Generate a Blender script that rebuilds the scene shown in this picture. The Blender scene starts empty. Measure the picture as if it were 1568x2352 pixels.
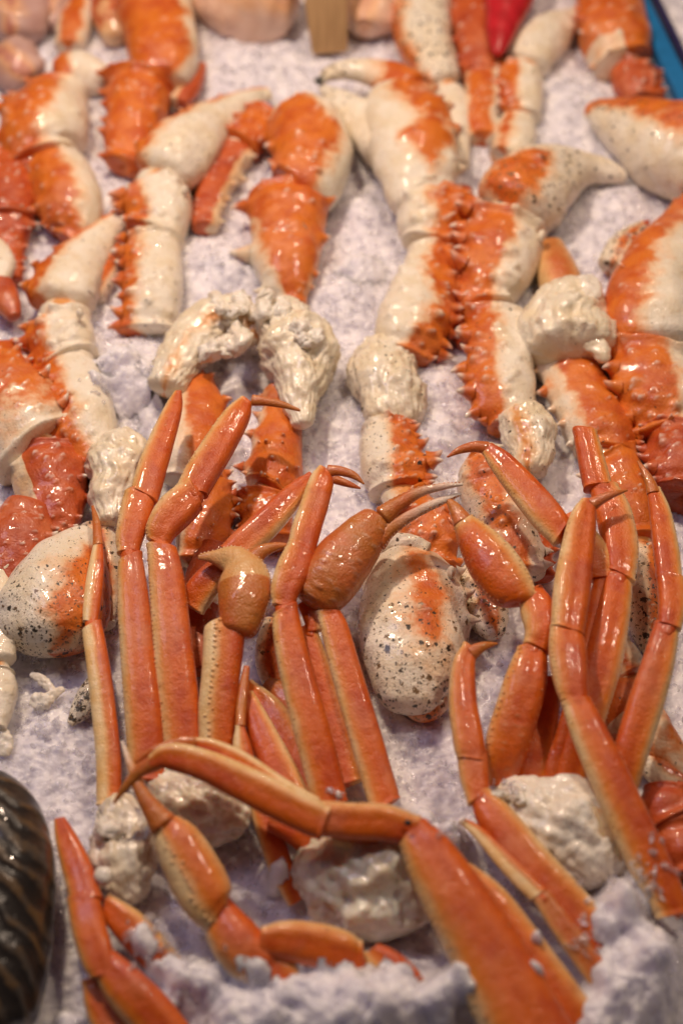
import bpy, math, random
import numpy as np
from mathutils import Vector
from mathutils.bvhtree import BVHTree
random.seed(7); rng = np.random.default_rng(7)
SC = bpy.context.scene
COL = SC.collection

# ------------------------------------------------------------------ camera
ELEV = math.radians(52); DIST = 1.15; LENS = 50.0
FWD = np.array([0, math.cos(ELEV), -math.sin(ELEV)])
RIGHT = np.array([1.0, 0, 0]); UPV = np.cross(RIGHT, FWD)
CAM = -FWD * DIST
FPX = LENS / 36.0 * 2352.0
cd = bpy.data.cameras.new('camera'); cam = bpy.data.objects.new('camera', cd); COL.objects.link(cam)
cam.location = CAM; cam.rotation_euler = (math.pi/2 - ELEV, 0, 0)
cd.sensor_fit = 'VERTICAL'; cd.sensor_height = 36; cd.sensor_width = 24; cd.lens = LENS
cd.clip_start = .01; cd.clip_end = 50
cd.dof.use_dof = True; cd.dof.focus_distance = 1.08; cd.dof.aperture_fstop = 2.6; cd.dof.aperture_blades = 0
SC.camera = cam

# ------------------------------------------------------------------ world, lamps, exposure
w = bpy.data.worlds.new('World'); SC.world = w; w.use_nodes = True
w.node_tree.nodes['Background'].inputs[0].default_value = (.66, .52, .56, 1)
w.node_tree.nodes['Background'].inputs[1].default_value = .042
def lamp(name, loc, target, size, power, col):
    l = bpy.data.lights.new(name, 'AREA'); l.shape = 'DISK'; l.size = size; l.energy = power; l.color = col
    o = bpy.data.objects.new(name, l); COL.objects.link(o); o.location = loc
    o.rotation_euler = (Vector(target) - Vector(loc)).to_track_quat('-Z', 'Y').to_euler()
lamp('warm_bulb_lamp', (-.36, .60, 1.22), (0, .1, 0), .07, 13.5, (1, .77, .57))
lamp('warm_bulb_lamp', (.35, 1.15, 1.5), (0, .25, 0), .09, 6.2, (1, .74, .54))
lamp('warm_bulb_lamp', (.55, .15, 1.5), (0, .0, 0), .07, 7.0, (1, .78, .60))
lamp('cool_fill_light', (-.7, .2, 1.4), (0, .1, 0), .5, 3.8, (.78, .72, 1))  # broad violet fill, added to soften and cool the shadows; no actual fixture
SC.view_settings.view_transform = 'Standard'; SC.view_settings.look = 'None'
SC.view_settings.exposure = -.18; SC.view_settings.gamma = 1
SC.cycles.max_bounces = 8; SC.cycles.transparent_max_bounces = 16

# ------------------------------------------------------------------ maths
def ray(x, y):
    return FWD + (x - 784) / FPX * RIGHT - (y - 1176) / FPX * UPV
def at(x, y, h=0.0):                       # point at height h (metres) above the bed on the sight line of a traced point
    d = ray(x, y); t = (h - CAM[2]) / d[2]
    return CAM + d * t, t
_P = rng.permutation(256); _P = np.concatenate([_P, _P])
_G = rng.normal(size=(256, 3)); _G /= np.linalg.norm(_G, axis=1)[:, None]
def noise(p):
    p = np.asarray(p, float); i = np.floor(p).astype(int); f = p - i; i &= 255
    u = f*f*f*(f*(f*6-15)+10); r = 0
    for a in (0, 1):
        for b in (0, 1):
            for c in (0, 1):
                g = _G[_P[_P[_P[(i[..., 0]+a) & 255] + ((i[..., 1]+b) & 255)] + ((i[..., 2]+c) & 255)]]
                d = f - np.array([a, b, c]); v = (g*d).sum(-1)
                wx = u[..., 0] if a else 1-u[..., 0]; wy = u[..., 1] if b else 1-u[..., 1]; wz = u[..., 2] if c else 1-u[..., 2]
                r = r + v*wx*wy*wz
    return r * 1.5
def fbm(p, n=4):
    s = 0; a = 1
    for k in range(n): s = s + a*noise(p*2**k + 17.3*k); a *= .5
    return s
def billow(p, n=3):
    s = 0; a = 1
    for k in range(n): s = s + a*(1 - 2*np.abs(noise(p*2**k + 9.1*k))); a *= .5
    return s

# ------------------------------------------------------------------ materials
def nm(name):
    m = bpy.data.materials.new(name); m.use_nodes = True; nt = m.node_tree; N = nt.nodes; L = nt.links
    return m, N, L, N['Principled BSDF']
def add(N, t, **k):
    n = N.new(t)
    for a, b in k.items(): setattr(n, a, b)
    return n
def mathn(N, L, op, a, b=None, clamp=False):
    n = N.new('ShaderNodeMath'); n.operation = op; n.use_clamp = clamp
    for i, v in enumerate((a, b)):
        if v is None: continue
        if isinstance(v, (int, float)): n.inputs[i].default_value = v
        else: L.new(v, n.inputs[i])
    return n.outputs[0]
def mix(N, L, f, a, b):
    n = N.new('ShaderNodeMix'); n.data_type = 'RGBA'
    for i, v in ((0, f), (6, a), (7, b)):
        if isinstance(v, (int, float)): n.inputs[i].default_value = v
        elif isinstance(v, tuple): n.inputs[i].default_value = (*v, 1)
        else: L.new(v, n.inputs[i])
    return n.outputs[2]
def noi(N, L, co, sc, det=3, rough=.55):
    n = N.new('ShaderNodeTexNoise'); n.inputs['Scale'].default_value = sc; n.inputs['Detail'].default_value = det
    n.inputs['Roughness'].default_value = rough; L.new(co, n.inputs['Vector']); return n.outputs['Fac']
def attr(N, name): n = N.new('ShaderNodeAttribute'); n.attribute_name = name; return n.outputs['Fac']
def ss(N, L, v, a, b):
    n = N.new('ShaderNodeMapRange'); n.interpolation_type = 'SMOOTHSTEP'
    L.new(v, n.inputs[0]); n.inputs[1].default_value = a; n.inputs[2].default_value = b; return n.outputs[0]

def cells(X, Y, size, seed, amp, tilt):
    gx = X/size; gy = Y/size; ix = np.floor(gx).astype(int); iy = np.floor(gy).astype(int)
    best = np.full(X.shape, 9e9); out = np.zeros_like(X)
    h_ = lambda a, b, k: np.modf(np.abs(np.sin(a*127.1+b*311.7+seed*74.7+k*19.19)*43758.5453))[0]
    for dx in (-1, 0, 1):
        for dy in (-1, 0, 1):
            a = ix+dx; b = iy+dy; px = a+h_(a, b, 1); py = b+h_(a, b, 2); ex = gx-px; ey = gy-py; d = ex*ex+ey*ey; m = d < best
            best = np.where(m, d, best)
            out = np.where(m, amp*(h_(a, b, 3)-.5)+tilt*(ex*(h_(a, b, 4)-.5)+ey*(h_(a, b, 5)-.5)), out)
    return out
def shell(name, org, org2, pale, pale2, rough=.42, fine=520, bump=.5, edge=.12, warp=.5, tipc=(.86, .78, .66), coat=.36, wscale=42, fleck=.0, band=None, wash=.7):
    m, N, L, B = nm(name)
    co = N.new('ShaderNodeTexCoord').outputs['Object']
    o = attr(N, 'org'); tip = attr(N, 'tip'); spk = attr(N, 'spk')
    big = noi(N, L, co, wscale, 5, .6)
    f = mathn(N, L, 'ADD', o, mathn(N, L, 'MULTIPLY', mathn(N, L, 'SUBTRACT', big, .5), warp*2))
    fw = mathn(N, L, 'MULTIPLY', ss(N, L, f, -.45, .05), wash); f = ss(N, L, f, -edge, edge)
    n2 = noi(N, L, co, 45, 4); n3 = noi(N, L, co, fine, 2, .6); n4 = noi(N, L, co, 160, 4)
    oc = mix(N, L, ss(N, L, n2, .35, .68), org, org2)
    pc = mix(N, L, ss(N, L, n2, .35, .7), pale, pale2)
    pc = mix(N, L, mathn(N, L, 'MULTIPLY', ss(N, L, n4, .56, .72), .35), pc, (.55, .36, .17))
    n5 = noi(N, L, co, 22, 3)
    if band: oc = mix(N, L, ss(N, L, mathn(N, L, 'ADD', o, mathn(N, L, 'MULTIPLY', n4, .4)), .15, 1.0), band, oc)
    oc = mix(N, L, mathn(N, L, 'MULTIPLY', ss(N, L, n5, .5, .72), .4), oc, (.74, .27, .12))
    oc = mix(N, L, mathn(N, L, 'MULTIPLY', ss(N, L, n4, .58, .75), .35), oc, tuple(v*.6 for v in org2))
    pc = mix(N, L, fw, pc, (.84, .42, .15))
    c = mix(N, L, f, pc, oc)
    if fleck: c = mix(N, L, mathn(N, L, 'MULTIPLY', ss(N, L, n3, .5, .75), fleck), c, pale)
    # dark specks of the shell
    wv = N.new('ShaderNodeVectorMath'); wv.operation = 'MULTIPLY_ADD'
    nz = N.new('ShaderNodeTexNoise'); nz.inputs['Scale'].default_value = 500; L.new(co, nz.inputs['Vector'])
    L.new(nz.outputs['Color'], wv.inputs[0]); wv.inputs[1].default_value = (.0046,)*3; L.new(co, wv.inputs[2])
    for sc, k in ((200, .44), (460, .42), (900, .30)):
        v = N.new('ShaderNodeTexVoronoi'); v.inputs['Scale'].default_value = sc; L.new(wv.outputs[0], v.inputs['Vector'])
        sp = N.new('ShaderNodeSeparateColor'); L.new(v.outputs['Color'], sp.inputs[0])
        rad = mathn(N, L, 'MULTIPLY', mathn(N, L, 'POWER', sp.outputs[0], 3.0), mathn(N, L, 'MULTIPLY', spk, k))
        d = mathn(N, L, 'SUBTRACT', rad, v.outputs['Distance'])
        c = mix(N, L, mathn(N, L, 'MULTIPLY', ss(N, L, d, -.02, .05), .96), c, mix(N, L, ss(N, L, sp.outputs[1], .45, .9), (.018, .012, .006), (.20, .11, .04)))
    c = mix(N, L, tip, c, tipc)
    L.new(c, B.inputs['Base Color'])
    rg = N.new('ShaderNodeMapRange'); L.new(n4, rg.inputs[0]); rg.inputs[1].default_value = .3; rg.inputs[2].default_value = .7
    rg.inputs[3].default_value = rough*.7; rg.inputs[4].default_value = rough*1.5; L.new(rg.outputs[0], B.inputs['Roughness'])
    B.inputs['Subsurface Weight'].default_value = .06; B.inputs['Subsurface Radius'].default_value = (1, .45, .25)
    B.inputs['Subsurface Scale'].default_value = .003
    B.inputs['Coat Weight'].default_value = coat; B.inputs['Coat Roughness'].default_value = .06
    b = N.new('ShaderNodeBump'); b.inputs['Strength'].default_value = bump; b.inputs['Distance'].default_value = .0012
    hh = mathn(N, L, 'ADD', n3, mathn(N, L, 'MULTIPLY', n4, 1.8)); L.new(hh, b.inputs['Height']); L.new(b.outputs[0], B.inputs['Normal'])
    b2 = N.new('ShaderNodeBump'); b2.inputs['Strength'].default_value = .2; b2.inputs['Distance'].default_value = .0016
    L.new(mathn(N, L, 'ADD', n4, mathn(N, L, 'MULTIPLY', big, 1.5)), b2.inputs['Height']); L.new(b2.outputs[0], B.inputs['Coat Normal'])
    return m
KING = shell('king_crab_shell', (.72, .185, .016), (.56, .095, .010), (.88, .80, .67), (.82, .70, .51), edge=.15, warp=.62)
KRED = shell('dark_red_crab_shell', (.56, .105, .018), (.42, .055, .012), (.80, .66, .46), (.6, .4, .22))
SNOW = shell('snow_crab_shell', (.68, .122, .005), (.53, .064, .005), (.88, .66, .36), (.82, .50, .18), rough=.34, fine=900, bump=.5, edge=.3, warp=.26, coat=.28, fleck=.07, tipc=(.83, .62, .36), band=(.74, .22, .016), wash=0)
GOLD = shell('golden_claw_shell', (.52, .17, .030), (.55, .12, .022), (.72, .46, .20), (.66, .42, .18), rough=.28, fine=700, bump=.5, edge=.5, warp=.6, coat=.5, tipc=(.85, .72, .6), fleck=.1)
MEAT = shell('crab_membrane', (.74, .34, .10), (.66, .26, .07), (.88, .80, .65), (.82, .69, .48), rough=.32, fine=300, bump=.35, warp=.6, coat=.8)
WHITE = shell('white_crab_meat', (.8, .7, .6), (.8, .7, .6), (.86, .81, .72), (.82, .72, .58), rough=.4, fine=300, bump=.5, coat=.5)
def glassy():
    m = shell('glassy_shoulder_membrane', (.7, .52, .32), (.66, .5, .3), (.86, .80, .68), (.70, .58, .42), rough=.15, fine=200, bump=.6, coat=.7)
    B = m.node_tree.nodes['Principled BSDF']; B.inputs['Subsurface Weight'].default_value = .5; B.inputs['Subsurface Scale'].default_value = .008
    return m
GLASSY = glassy()
def ice_mat(name, scale):
    m, N, L, B = nm(name)
    co = N.new('ShaderNodeTexCoord').outputs['Object']
    n = noi(N, L, co, 70, 4); n2 = noi(N, L, co, 800, 3, .7)
    L.new(mix(N, L, ss(N, L, n, .3, .7), (.66, .64, .715), (.90, .87, .925)), B.inputs['Base Color'])
    B.inputs['Roughness'].default_value = .11; B.inputs['IOR'].default_value = 1.33
    B.inputs['Specular IOR Level'].default_value = .8
    B.inputs['Subsurface Weight'].default_value = 1; B.inputs['Subsurface Radius'].default_value = (1, 1, 1.15)
    B.inputs['Subsurface Scale'].default_value = scale
    b = N.new('ShaderNodeBump'); b.inputs['Strength'].default_value = .35; b.inputs['Distance'].default_value = .001
    v = N.new('ShaderNodeTexVoronoi'); v.inputs['Scale'].default_value = 480; L.new(co, v.inputs['Vector'])
    L.new(mathn(N, L, 'ADD', n2, v.outputs['Distance']), b.inputs['Height']); L.new(b.outputs[0], B.inputs['Normal'])
    return m
ICE = ice_mat('crushed_ice', .011)
def chip_mat():
    m, N, L, B = nm('ice_grain'); out = N['Material Output']; N.remove(B)
    d = N.new('ShaderNodeBsdfDiffuse'); d.inputs[0].default_value = (.93, .91, .95, 1)
    t = N.new('ShaderNodeBsdfTranslucent'); t.inputs[0].default_value = (.95, .94, .97, 1)
    g = N.new('ShaderNodeBsdfGlossy'); g.inputs[1].default_value = .1
    tr = N.new('ShaderNodeBsdfTransparent'); tr.inputs[0].default_value = (.98, .98, .99, 1)
    co = N.new('ShaderNodeTexCoord').outputs['Object']; n = noi(N, L, co, 900, 2)
    b = N.new('ShaderNodeBump'); b.inputs['Strength'].default_value = .5; b.inputs['Distance'].default_value = .0006; L.new(n, b.inputs['Height'])
    for x in (d, t, g): L.new(b.outputs[0], x.inputs['Normal'])
    a = N.new('ShaderNodeMixShader'); a.inputs[0].default_value = .5; L.new(d.outputs[0], a.inputs[1]); L.new(t.outputs[0], a.inputs[2])
    h = N.new('ShaderNodeMixShader'); L.new(mathn(N, L, 'ADD', mathn(N, L, 'MULTIPLY', ss(N, L, noi(N, L, co, 160, 3), .35, .65), .25), .62), h.inputs[0]); L.new(a.outputs[0], h.inputs[1]); L.new(tr.outputs[0], h.inputs[2])
    f = N.new('ShaderNodeLayerWeight'); f.inputs[0].default_value = .5; c = N.new('ShaderNodeMixShader'); L.new(mathn(N, L, 'ADD', mathn(N, L, 'MULTIPLY', mathn(N, L, 'POWER', f.outputs['Facing'], 3.0), .4), .10), c.inputs[0])
    L.new(h.outputs[0], c.inputs[1]); L.new(g.outputs[0], c.inputs[2]); L.new(c.outputs[0], out.inputs[0]); return m
CHIP = chip_mat()
def plain(name, c, rough=.4, c2=None, sc=(60, 60, 60)):
    m, N, L, B = nm(name); co = N.new('ShaderNodeTexCoord').outputs['Object']
    mp = N.new('ShaderNodeMapping'); mp.inputs['Scale'].default_value = sc; L.new(co, mp.inputs[0])
    n = noi(N, L, mp.outputs[0], 1, 4)
    L.new(mix(N, L, ss(N, L, n, .35, .65), c, c2 or tuple(x*.85 for x in c)), B.inputs['Base Color'])
    B.inputs['Roughness'].default_value = rough
    return m

# ------------------------------------------------------------------ builders
ALLV = []; ALLF = []; NV = [0]
def make_mesh(name, V, F, attrs, mat, smooth=True, bvh=True):
    me = bpy.data.meshes.new(name); me.from_pydata([tuple(v) for v in V], [], F)
    for k, a in attrs.items():
        at_ = me.attributes.new(k, 'FLOAT', 'POINT'); at_.data.foreach_set('value', np.asarray(a, np.float32))
    if smooth: me.polygons.foreach_set('use_smooth', [True]*len(me.polygons))
    me.materials.append(mat); me.update()
    o = bpy.data.objects.new(name, me); COL.objects.link(o)
    if bvh:
        ALLV.extend(tuple(v) for v in V); ALLF.extend(tuple(i+NV[0] for i in f) for f in F); NV[0] += len(V)
    return o
def parent(o, p):
    if p is not None:
        o.parent = p; o.matrix_parent_inverse.identity()
        w = p; off = Vector((0, 0, 0))
        while w is not None: off += w.location; w = w.parent
        if any(off): o.location = -off
def cr(P, t):                                   # catmull-rom through rows of P at parameter t
    n = len(P); i = np.clip(np.floor(t).astype(int), 0, n-2); f = (t-i)[:, None]
    p1 = P[i]; p2 = P[i+1]
    p0 = np.where((i > 0)[:, None], P[np.maximum(i-1, 0)], 2*p1-p2)
    p3 = np.where((i < n-2)[:, None], P[np.minimum(i+2, n-1)], 2*p2-p1)
    return .5*((2*p1)+(p2-p0)*f+(2*p0-5*p1+4*p2-p3)*f*f+(-p0+3*p1-3*p2+p3)*f**3)
USEED = [0]
def S(name, pts, o=None, mat=None, h=None, dh=0, flat=.8, sq=2.15, amp=.035, nsc=1.0, cap=None, spk=0, spines=(), beads=(), groove=0, ridge=False, ang=34, step=5.0, rim=None, ext=None, tr=None, roll=0, tipz=None, label=None, subs=(), folds=0, fib=0):
    """one tapered shell segment: pts = (x, y, half width[, height cm]); returned as a spec"""
    return dict(locals())
def build(s, par):
    if s['mat'] in (KING, KRED) and not s.get('thin') and s['name'] in ('wrist', 'upper_segment', 'middle_segment', 'lower_segment', 'claw'): s['pts'] = [(p[0], p[1], p[2]*(.96 if s['name'] != 'claw' else .98), *p[3:]) for p in s['pts']]; s['thin'] = 1
    if s['mat'] is SNOW and not s.get('thin'): s['pts'] = [(p[0], p[1], p[2]*.89, *p[3:]) for p in s['pts']]; s['thin'] = 1
    USEED[0] += 1; sd = USEED[0]*3.71; R = np.random.default_rng(USEED[0])
    pts = s['pts']; P = []
    if s['cap'] is None: s['cap'] = (.14, .14) if s['name'] in ('wrist', 'upper_segment', 'middle_segment', 'lower_segment') else (.3, .3)
    for p in pts:
        x, y, wd = p[:3]
        hh = p[3] if len(p) > 3 else s['h']
        if hh is None:
            _, d = at(x, y, .012); hh = 55*wd*d/FPX
        hh = hh + s['dh']
        q, d = at(x, y, hh/100.0)
        P.append([*q, max(wd, 1.2)*d/FPX])
    P = np.array(P)
    if s['name'] == 'shoulder' and s['ang'] == 34: s['ang'] = 84; s['fib'] = .55; s['step'] = 3.5; s['cap'] = (.35, .35)
    king = s['mat'] in (KING, KRED) and s['name'] not in ('fingertip', 'claw_finger')
    ex = s['ext'] if s['ext'] is not None else (.16 if king or s['mat'] is SNOW else 0)
    if ex and s['name'] not in ('claw', 'shell'):
        for e, f_ in ((0, 1), (-1, -2)):
            dv = P[e, :3]-P[f_, :3]; P[e, :3] += dv/np.linalg.norm(dv)*P[e, 3]*ex
    px = sum(math.hypot(pts[i+1][0]-pts[i][0], pts[i+1][1]-pts[i][1]) for i in range(len(pts)-1))
    n = max(8, int(px/(3.6 if king else s['step']))); t = np.linspace(0, len(P)-1, n)
    C = cr(P, t); W = np.maximum(C[:, 3], .0003); C = C[:, :3]
    d = np.linalg.norm(np.diff(C, axis=0), axis=1); al = np.concatenate([[0], np.cumsum(d)]); Ln = al[-1]
    # rounded ends: put extra rings near both ends
    ext = []
    for e, cfr in ((0, s['cap'][0]), (1, s['cap'][1])):
        c = cfr*(W[0] if e == 0 else W[-1])*1.6
        ks = c*np.array([0, .02, .08, .18, .32, .5, .72, .95]); ext.append(ks if e == 0 else Ln-ks)
    a2 = np.sort(np.concatenate([al[1:-1], ext[0], ext[1]])); a2 = np.clip(a2, 0, Ln)
    C = np.stack([np.interp(a2, al, C[:, k]) for k in range(3)], 1); W = np.interp(a2, al, W)
    sc = np.ones(len(a2))
    for e, cfr in ((0, s['cap'][0]), (1, s['cap'][1])):
        c = cfr*(W[0] if e == 0 else W[-1])*1.6; dd = (a2 if e == 0 else Ln-a2)
        q = np.clip(1-dd/max(c, 1e-6), 0, 1); sc *= np.sqrt(np.clip(1-q**2.4, 0, 1))
    sc = np.maximum(sc, .02)
    T = np.gradient(C, axis=0); T += np.array([1e-9, 0, 0]); T /= np.linalg.norm(T, axis=1)[:, None]
    for _ in range(6):
        T[1:-1] = (T[:-2]+2*T[1:-1]+T[2:]); T /= np.linalg.norm(T, axis=1)[:, None]
    up = np.array([0, -.45, .893]); Lt = np.cross(T, up); Lt /= np.linalg.norm(Lt, axis=1)[:, None]
    m = Lt.mean(0)
    if m[0]*1.0+m[1]*.35 < 0: Lt = -Lt
    U = np.cross(T, Lt); U *= np.sign((U*up).sum(1))[:, None]
    if s['roll']:
        r = math.radians(s['roll']); Lt, U = Lt*math.cos(r)+U*math.sin(r), U*math.cos(r)-Lt*math.sin(r)
    if king and s['ang'] == 34: s['ang'] = 60
    A = s['ang']; th = np.linspace(0, 2*math.pi, A, endpoint=False)
    cx = np.cos(th); sx = np.sin(th); k = (np.abs(cx)**s['sq']+np.abs(sx)**s['sq'])**(-1/s['sq'])
    lat = cx*k; dor = sx*k
    g = np.ones(A)
    if s['groove']:
        top = np.clip(sx, 0, 1)
        g = 1 - s['groove']*np.exp(-((lat-.15)/.16)**2)*top + s['groove']*.7*(np.exp(-((np.abs(lat)-.55)/.13)**2))*top
    V = C[:, None, :] + (W*sc)[:, None, None]*((lat*1.0)[None, :, None]*Lt[:, None, :] + (dor*g*s['flat'])[None, :, None]*U[:, None, :])
    nr, _, _ = V.shape
    rad = V - C[:, None, :]; rl = np.linalg.norm(rad, axis=2, keepdims=True)+1e-9; nrm = rad/rl
    q = V/(np.mean(W)*1.4/s['nsc']) + sd
    nn = fbm(q, 4)
    if s['ridge']:
        nn = .8*fbm(q, 3) + .55*billow(q*1.1+5, 2)-.3
    if s['folds']:
        ph = (a2/np.mean(W))[:, None]*s['folds'] + 2.5*noise(q*.7)
        nn = nn + .8*np.sin(ph)
    rim = s['rim'] if s['rim'] is not None else (.09 if king and s['name'] in ('wrist', 'upper_segment', 'middle_segment') else .03 if s['mat'] is SNOW else 0)
    if rim:
        wv = np.mean(W); dd_ = np.minimum(a2, Ln-a2)/wv
        prof = rim*np.exp(-((dd_-.12)/.14)**2) - rim*.9*np.exp(-((dd_-.42)/.2)**2)
        V = V + nrm*((prof*W)[:, None]*(1+.9*noise(q*.9+71)))[..., None]
        for e in (0, 1):
            sk = R.uniform(-.45, .45); w_ = np.exp(-(((a2 if e == 0 else Ln-a2)/(.55*wv))**2))
            V = V + (sk*w_*W)[:, None, None]*lat[None, :, None]*T[:, None, :]
    if king:
        V = V + nrm*((.06*noise(q*1.1+31)+.07*np.abs(noise(q*1.9+11)))*np.sqrt(sc)[:, None])[..., None]*W[:, None, None]
    if s['fib']:
        fq = np.stack([np.cos(th)[None, :]*5+0*V[..., 0], np.sin(th)[None, :]*5+0*V[..., 0], (a2/np.mean(W))[:, None]*1.1+0*V[..., 0]], -1)+sd
        nn = nn + s['fib']*(billow(fq+.5*noise(q*.8)[..., None], 3)-.4)
    V = V + nrm*(nn*s['amp'])[..., None]*(W*np.sqrt(sc))[:, None, None]
    tt = a2/Ln
    # orange field
    ob = s['o']
    if ob is None: org = np.full((nr, A), -1.0)
    elif ob == 1: org = np.full((nr, A), 1.0)
    else:
        if callable(ob): org = ob(tt[:, None], lat[None, :], dor[None, :]) + 0*V[..., 0]
        else:
            lo, hi = ob[0], ob[1]; org = np.minimum(lat-lo, hi-lat)[None, :] + 0*V[..., 0]
    if s['tr']: org = np.minimum(org, np.minimum(tt-s['tr'][0], s['tr'][1]-tt)[:, None]*3)
    org = np.clip(org, -1, 1)
    sp = s['spk']; sp = (sp(tt) if callable(sp) else np.full(nr, float(sp)))[:, None] + 0*org
    tip = np.zeros((nr, A))
    if s['tipz']:
        tip = np.clip((tt-s['tipz'][0])/(s['tipz'][1]-s['tipz'][0]+1e-6), 0, 1)[:, None] + tip
    plan = []
    for (cnt, l0, l1, size, hgt, tipc) in s['spines']:
        i0 = 7; i1 = nr-8
        for q_ in range(cnt):
            fr = (q_+.5+R.uniform(-.35, .35))/cnt if abs(l1-l0) < .35 else R.uniform(0, 1)
            i = int(i0+(i1-i0)*fr); l = R.uniform(min(l0, l1), max(l0, l1)); l = max(-1, min(1, l))
            j = int(round(math.acos(l)/(2*math.pi)*A)) % A
            z = R.uniform(.65, 1.25); plan.append((i, j, size*W[i]*z, hgt*W[i]*z, tipc*R.uniform(.3, 1), R.uniform(-.5, .5)))
    tipa = np.zeros((nr, A)); keep = []
    for pl in plan:
        (i, j, r_, h_, tc, _) = pl; d2 = ((V-V[i, j])**2).sum(-1); dome = h_ < r_*1.45
        if dome:
            V = V + nrm*(1.25*h_*np.exp(-d2/(1.15*r_)**2))[..., None]; tipa = np.maximum(tipa, tc*.8*np.exp(-d2/(.62*r_)**2))
        else:
            keep.append(pl)
            if len(plan) < 60: V = V + nrm*(.75*h_*np.exp(-d2/(1.9*r_+.0010)**2))[..., None]
    plan = keep
    tip = np.clip(tip+tipa, 0, 1)
    verts = V.reshape(-1, 3).tolist(); F = []
    ii = np.arange(nr-1)[:, None]*A; jj = np.arange(A)[None, :]; j2 = (jj+1) % A
    F = np.stack([ii+jj, ii+j2, ii+A+j2, ii+A+jj], -1).reshape(-1, 4).tolist()
    F.append(list(range(A))[::-1]); F.append([(nr-1)*A+j for j in range(A)])
    if (np.cross(T, Lt)*U).sum() < 0: F = [f[::-1] for f in F]
    at_o = org.ravel().tolist(); at_t = tip.ravel().tolist(); at_s = sp.ravel().tolist()
    def cone(i, j, size, hgt, tipc, lean=0.0, sides=7):
        c = V[i, j]; nv = nrm[i, j]; tg = T[i]; bt = np.cross(nv, tg); bt /= np.linalg.norm(bt)+1e-9; tg = np.cross(bt, nv)
        b0 = len(verts)
        prof = ((1.9, -.3), (1.35, .08), (.98, .38), (.70, .70), (.45, .95)) if hgt > size*.8 else ((1.5, -.35), (1.15, .15), (.8, .5), (.45, .75), (.2, .85))
        for pi, (r_, z_) in enumerate(prof):
            for a in range(sides):
                q_ = 2*math.pi*a/sides
                ps = c + nv*z_*hgt + (bt*math.cos(q_)+tg*math.sin(q_))*r_*size + tg*lean*hgt*max(z_, 0)**2
                verts.append(ps.tolist()); at_o.append(float(org[i, j])+.15); at_s.append(0); at_t.append(tipc*max(0, min(1, (z_-.35)*2.2)))
        verts.append((c+nv*hgt*1.15+tg*lean*hgt*1.3).tolist()); at_o.append(float(org[i, j])); at_s.append(0); at_t.append(tipc)
        for pi in range(len(prof)-1):
            for a in range(sides):
                a_ = (a+1) % sides; F.append([b0+pi*sides+a, b0+(pi+1)*sides+a, b0+(pi+1)*sides+a_, b0+pi*sides+a_])
        for a in range(sides): F.append([b0+(len(prof)-1)*sides+a, b0+len(prof)*sides, b0+(len(prof)-1)*sides+(a+1) % sides])
    for (i, j, r_, h_, tc, ln) in plan: cone(i, j, r_, h_, tc, ln)
    for (l, size, gap) in s['beads']:
        j = int(round(math.acos(l)/(2*math.pi)*A)) % A; cur = 0
        for i in range(6, nr-6):
            if a2[i]-cur > gap*np.mean(W):
                cur = a2[i]; cone(i, (j + int(R.integers(-1, 2))*(R.random() < .3)) % A, size*np.mean(W)*R.uniform(.6, 1.3), size*np.mean(W)*1.1, .8, 0, 5)
    ob_ = make_mesh(s['name'], verts, F, dict(org=at_o, tip=at_t, spk=at_s), s['mat'])
    parent(ob_, par)
    if s['label']: ob_['label'] = s['label']
    for c in s['subs']:
        for c_ in (c if isinstance(c, list) else [c]): build(c_, ob_)
    s['_w'] = (P[0], P[-1])
    return ob_
def joint(a, b, name='joint_membrane', mat=None, o=(-.2, .6), k=.74):
    """soft skin showing between two segments; spec built from the end of a to the start of b"""
    pa = a['pts'][-1]; pb = b['pts'][0]
    def hh(s, p):
        if len(p) > 3: return p[3]+s['dh']
        if s['h'] is not None: return s['h']+s['dh']
        return 55*p[2]*at(p[0], p[1], .012)[1]/FPX + s['dh']
    pa2 = a['pts'][-2]; pb2 = b['pts'][1]
    f = lambda u, v, t: u+(v-u)*t
    q = [(f(pa[0], pa2[0], .25), f(pa[1], pa2[1], .25), pa[2]*k*.9, hh(a, pa)), ((pa[0]+pb[0])/2, (pa[1]+pb[1])/2, min(pa[2], pb[2])*k, (hh(a, pa)+hh(b, pb))/2),
         (f(pb[0], pb2[0], .25), f(pb[1], pb2[1], .25), pb[2]*k*.9, hh(b, pb))]
    return S(name, q, o=o, mat=mat or MEAT, amp=.06, ang=22)
def flakes(x, y, h, w, n, seed):
    r = random.Random(seed); out = []
    for _ in range(max(4, int(n*.6))):
        a = r.gauss(.9, .5); l = w*r.uniform(.35, .8); ww = w*r.uniform(.22, .48); cx = x+r.gauss(0, w*.42); cy = y+r.gauss(0, w*.3); dx = l*math.cos(a)*.5; dy = l*math.sin(a)*.5
        hz = h+r.uniform(-.5, .4)
        out.append(S('meat_flake', [(cx-dx, cy-dy, ww*.8, hz-r.uniform(-.3, .5)), (cx+r.gauss(0, 3), cy, ww, hz), (cx+dx, cy+dy, ww*.7, hz-r.uniform(-.3, .5))], mat=WHITE, sq=2, flat=r.uniform(.5, .8), amp=.5, nsc=1.6, ridge=True, cap=(.45, .45), ang=24, step=3))
    return out
def knob(x, y, w, h):
    return S('joint_knob', [(x-w*.6, y, w*.8, h), (x, y-1, w, h), (x+w*.6, y, w*.8, h)], mat=KING, cap=(.8, .8), ang=16, step=3, flat=1, rim=0, ext=0)
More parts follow.
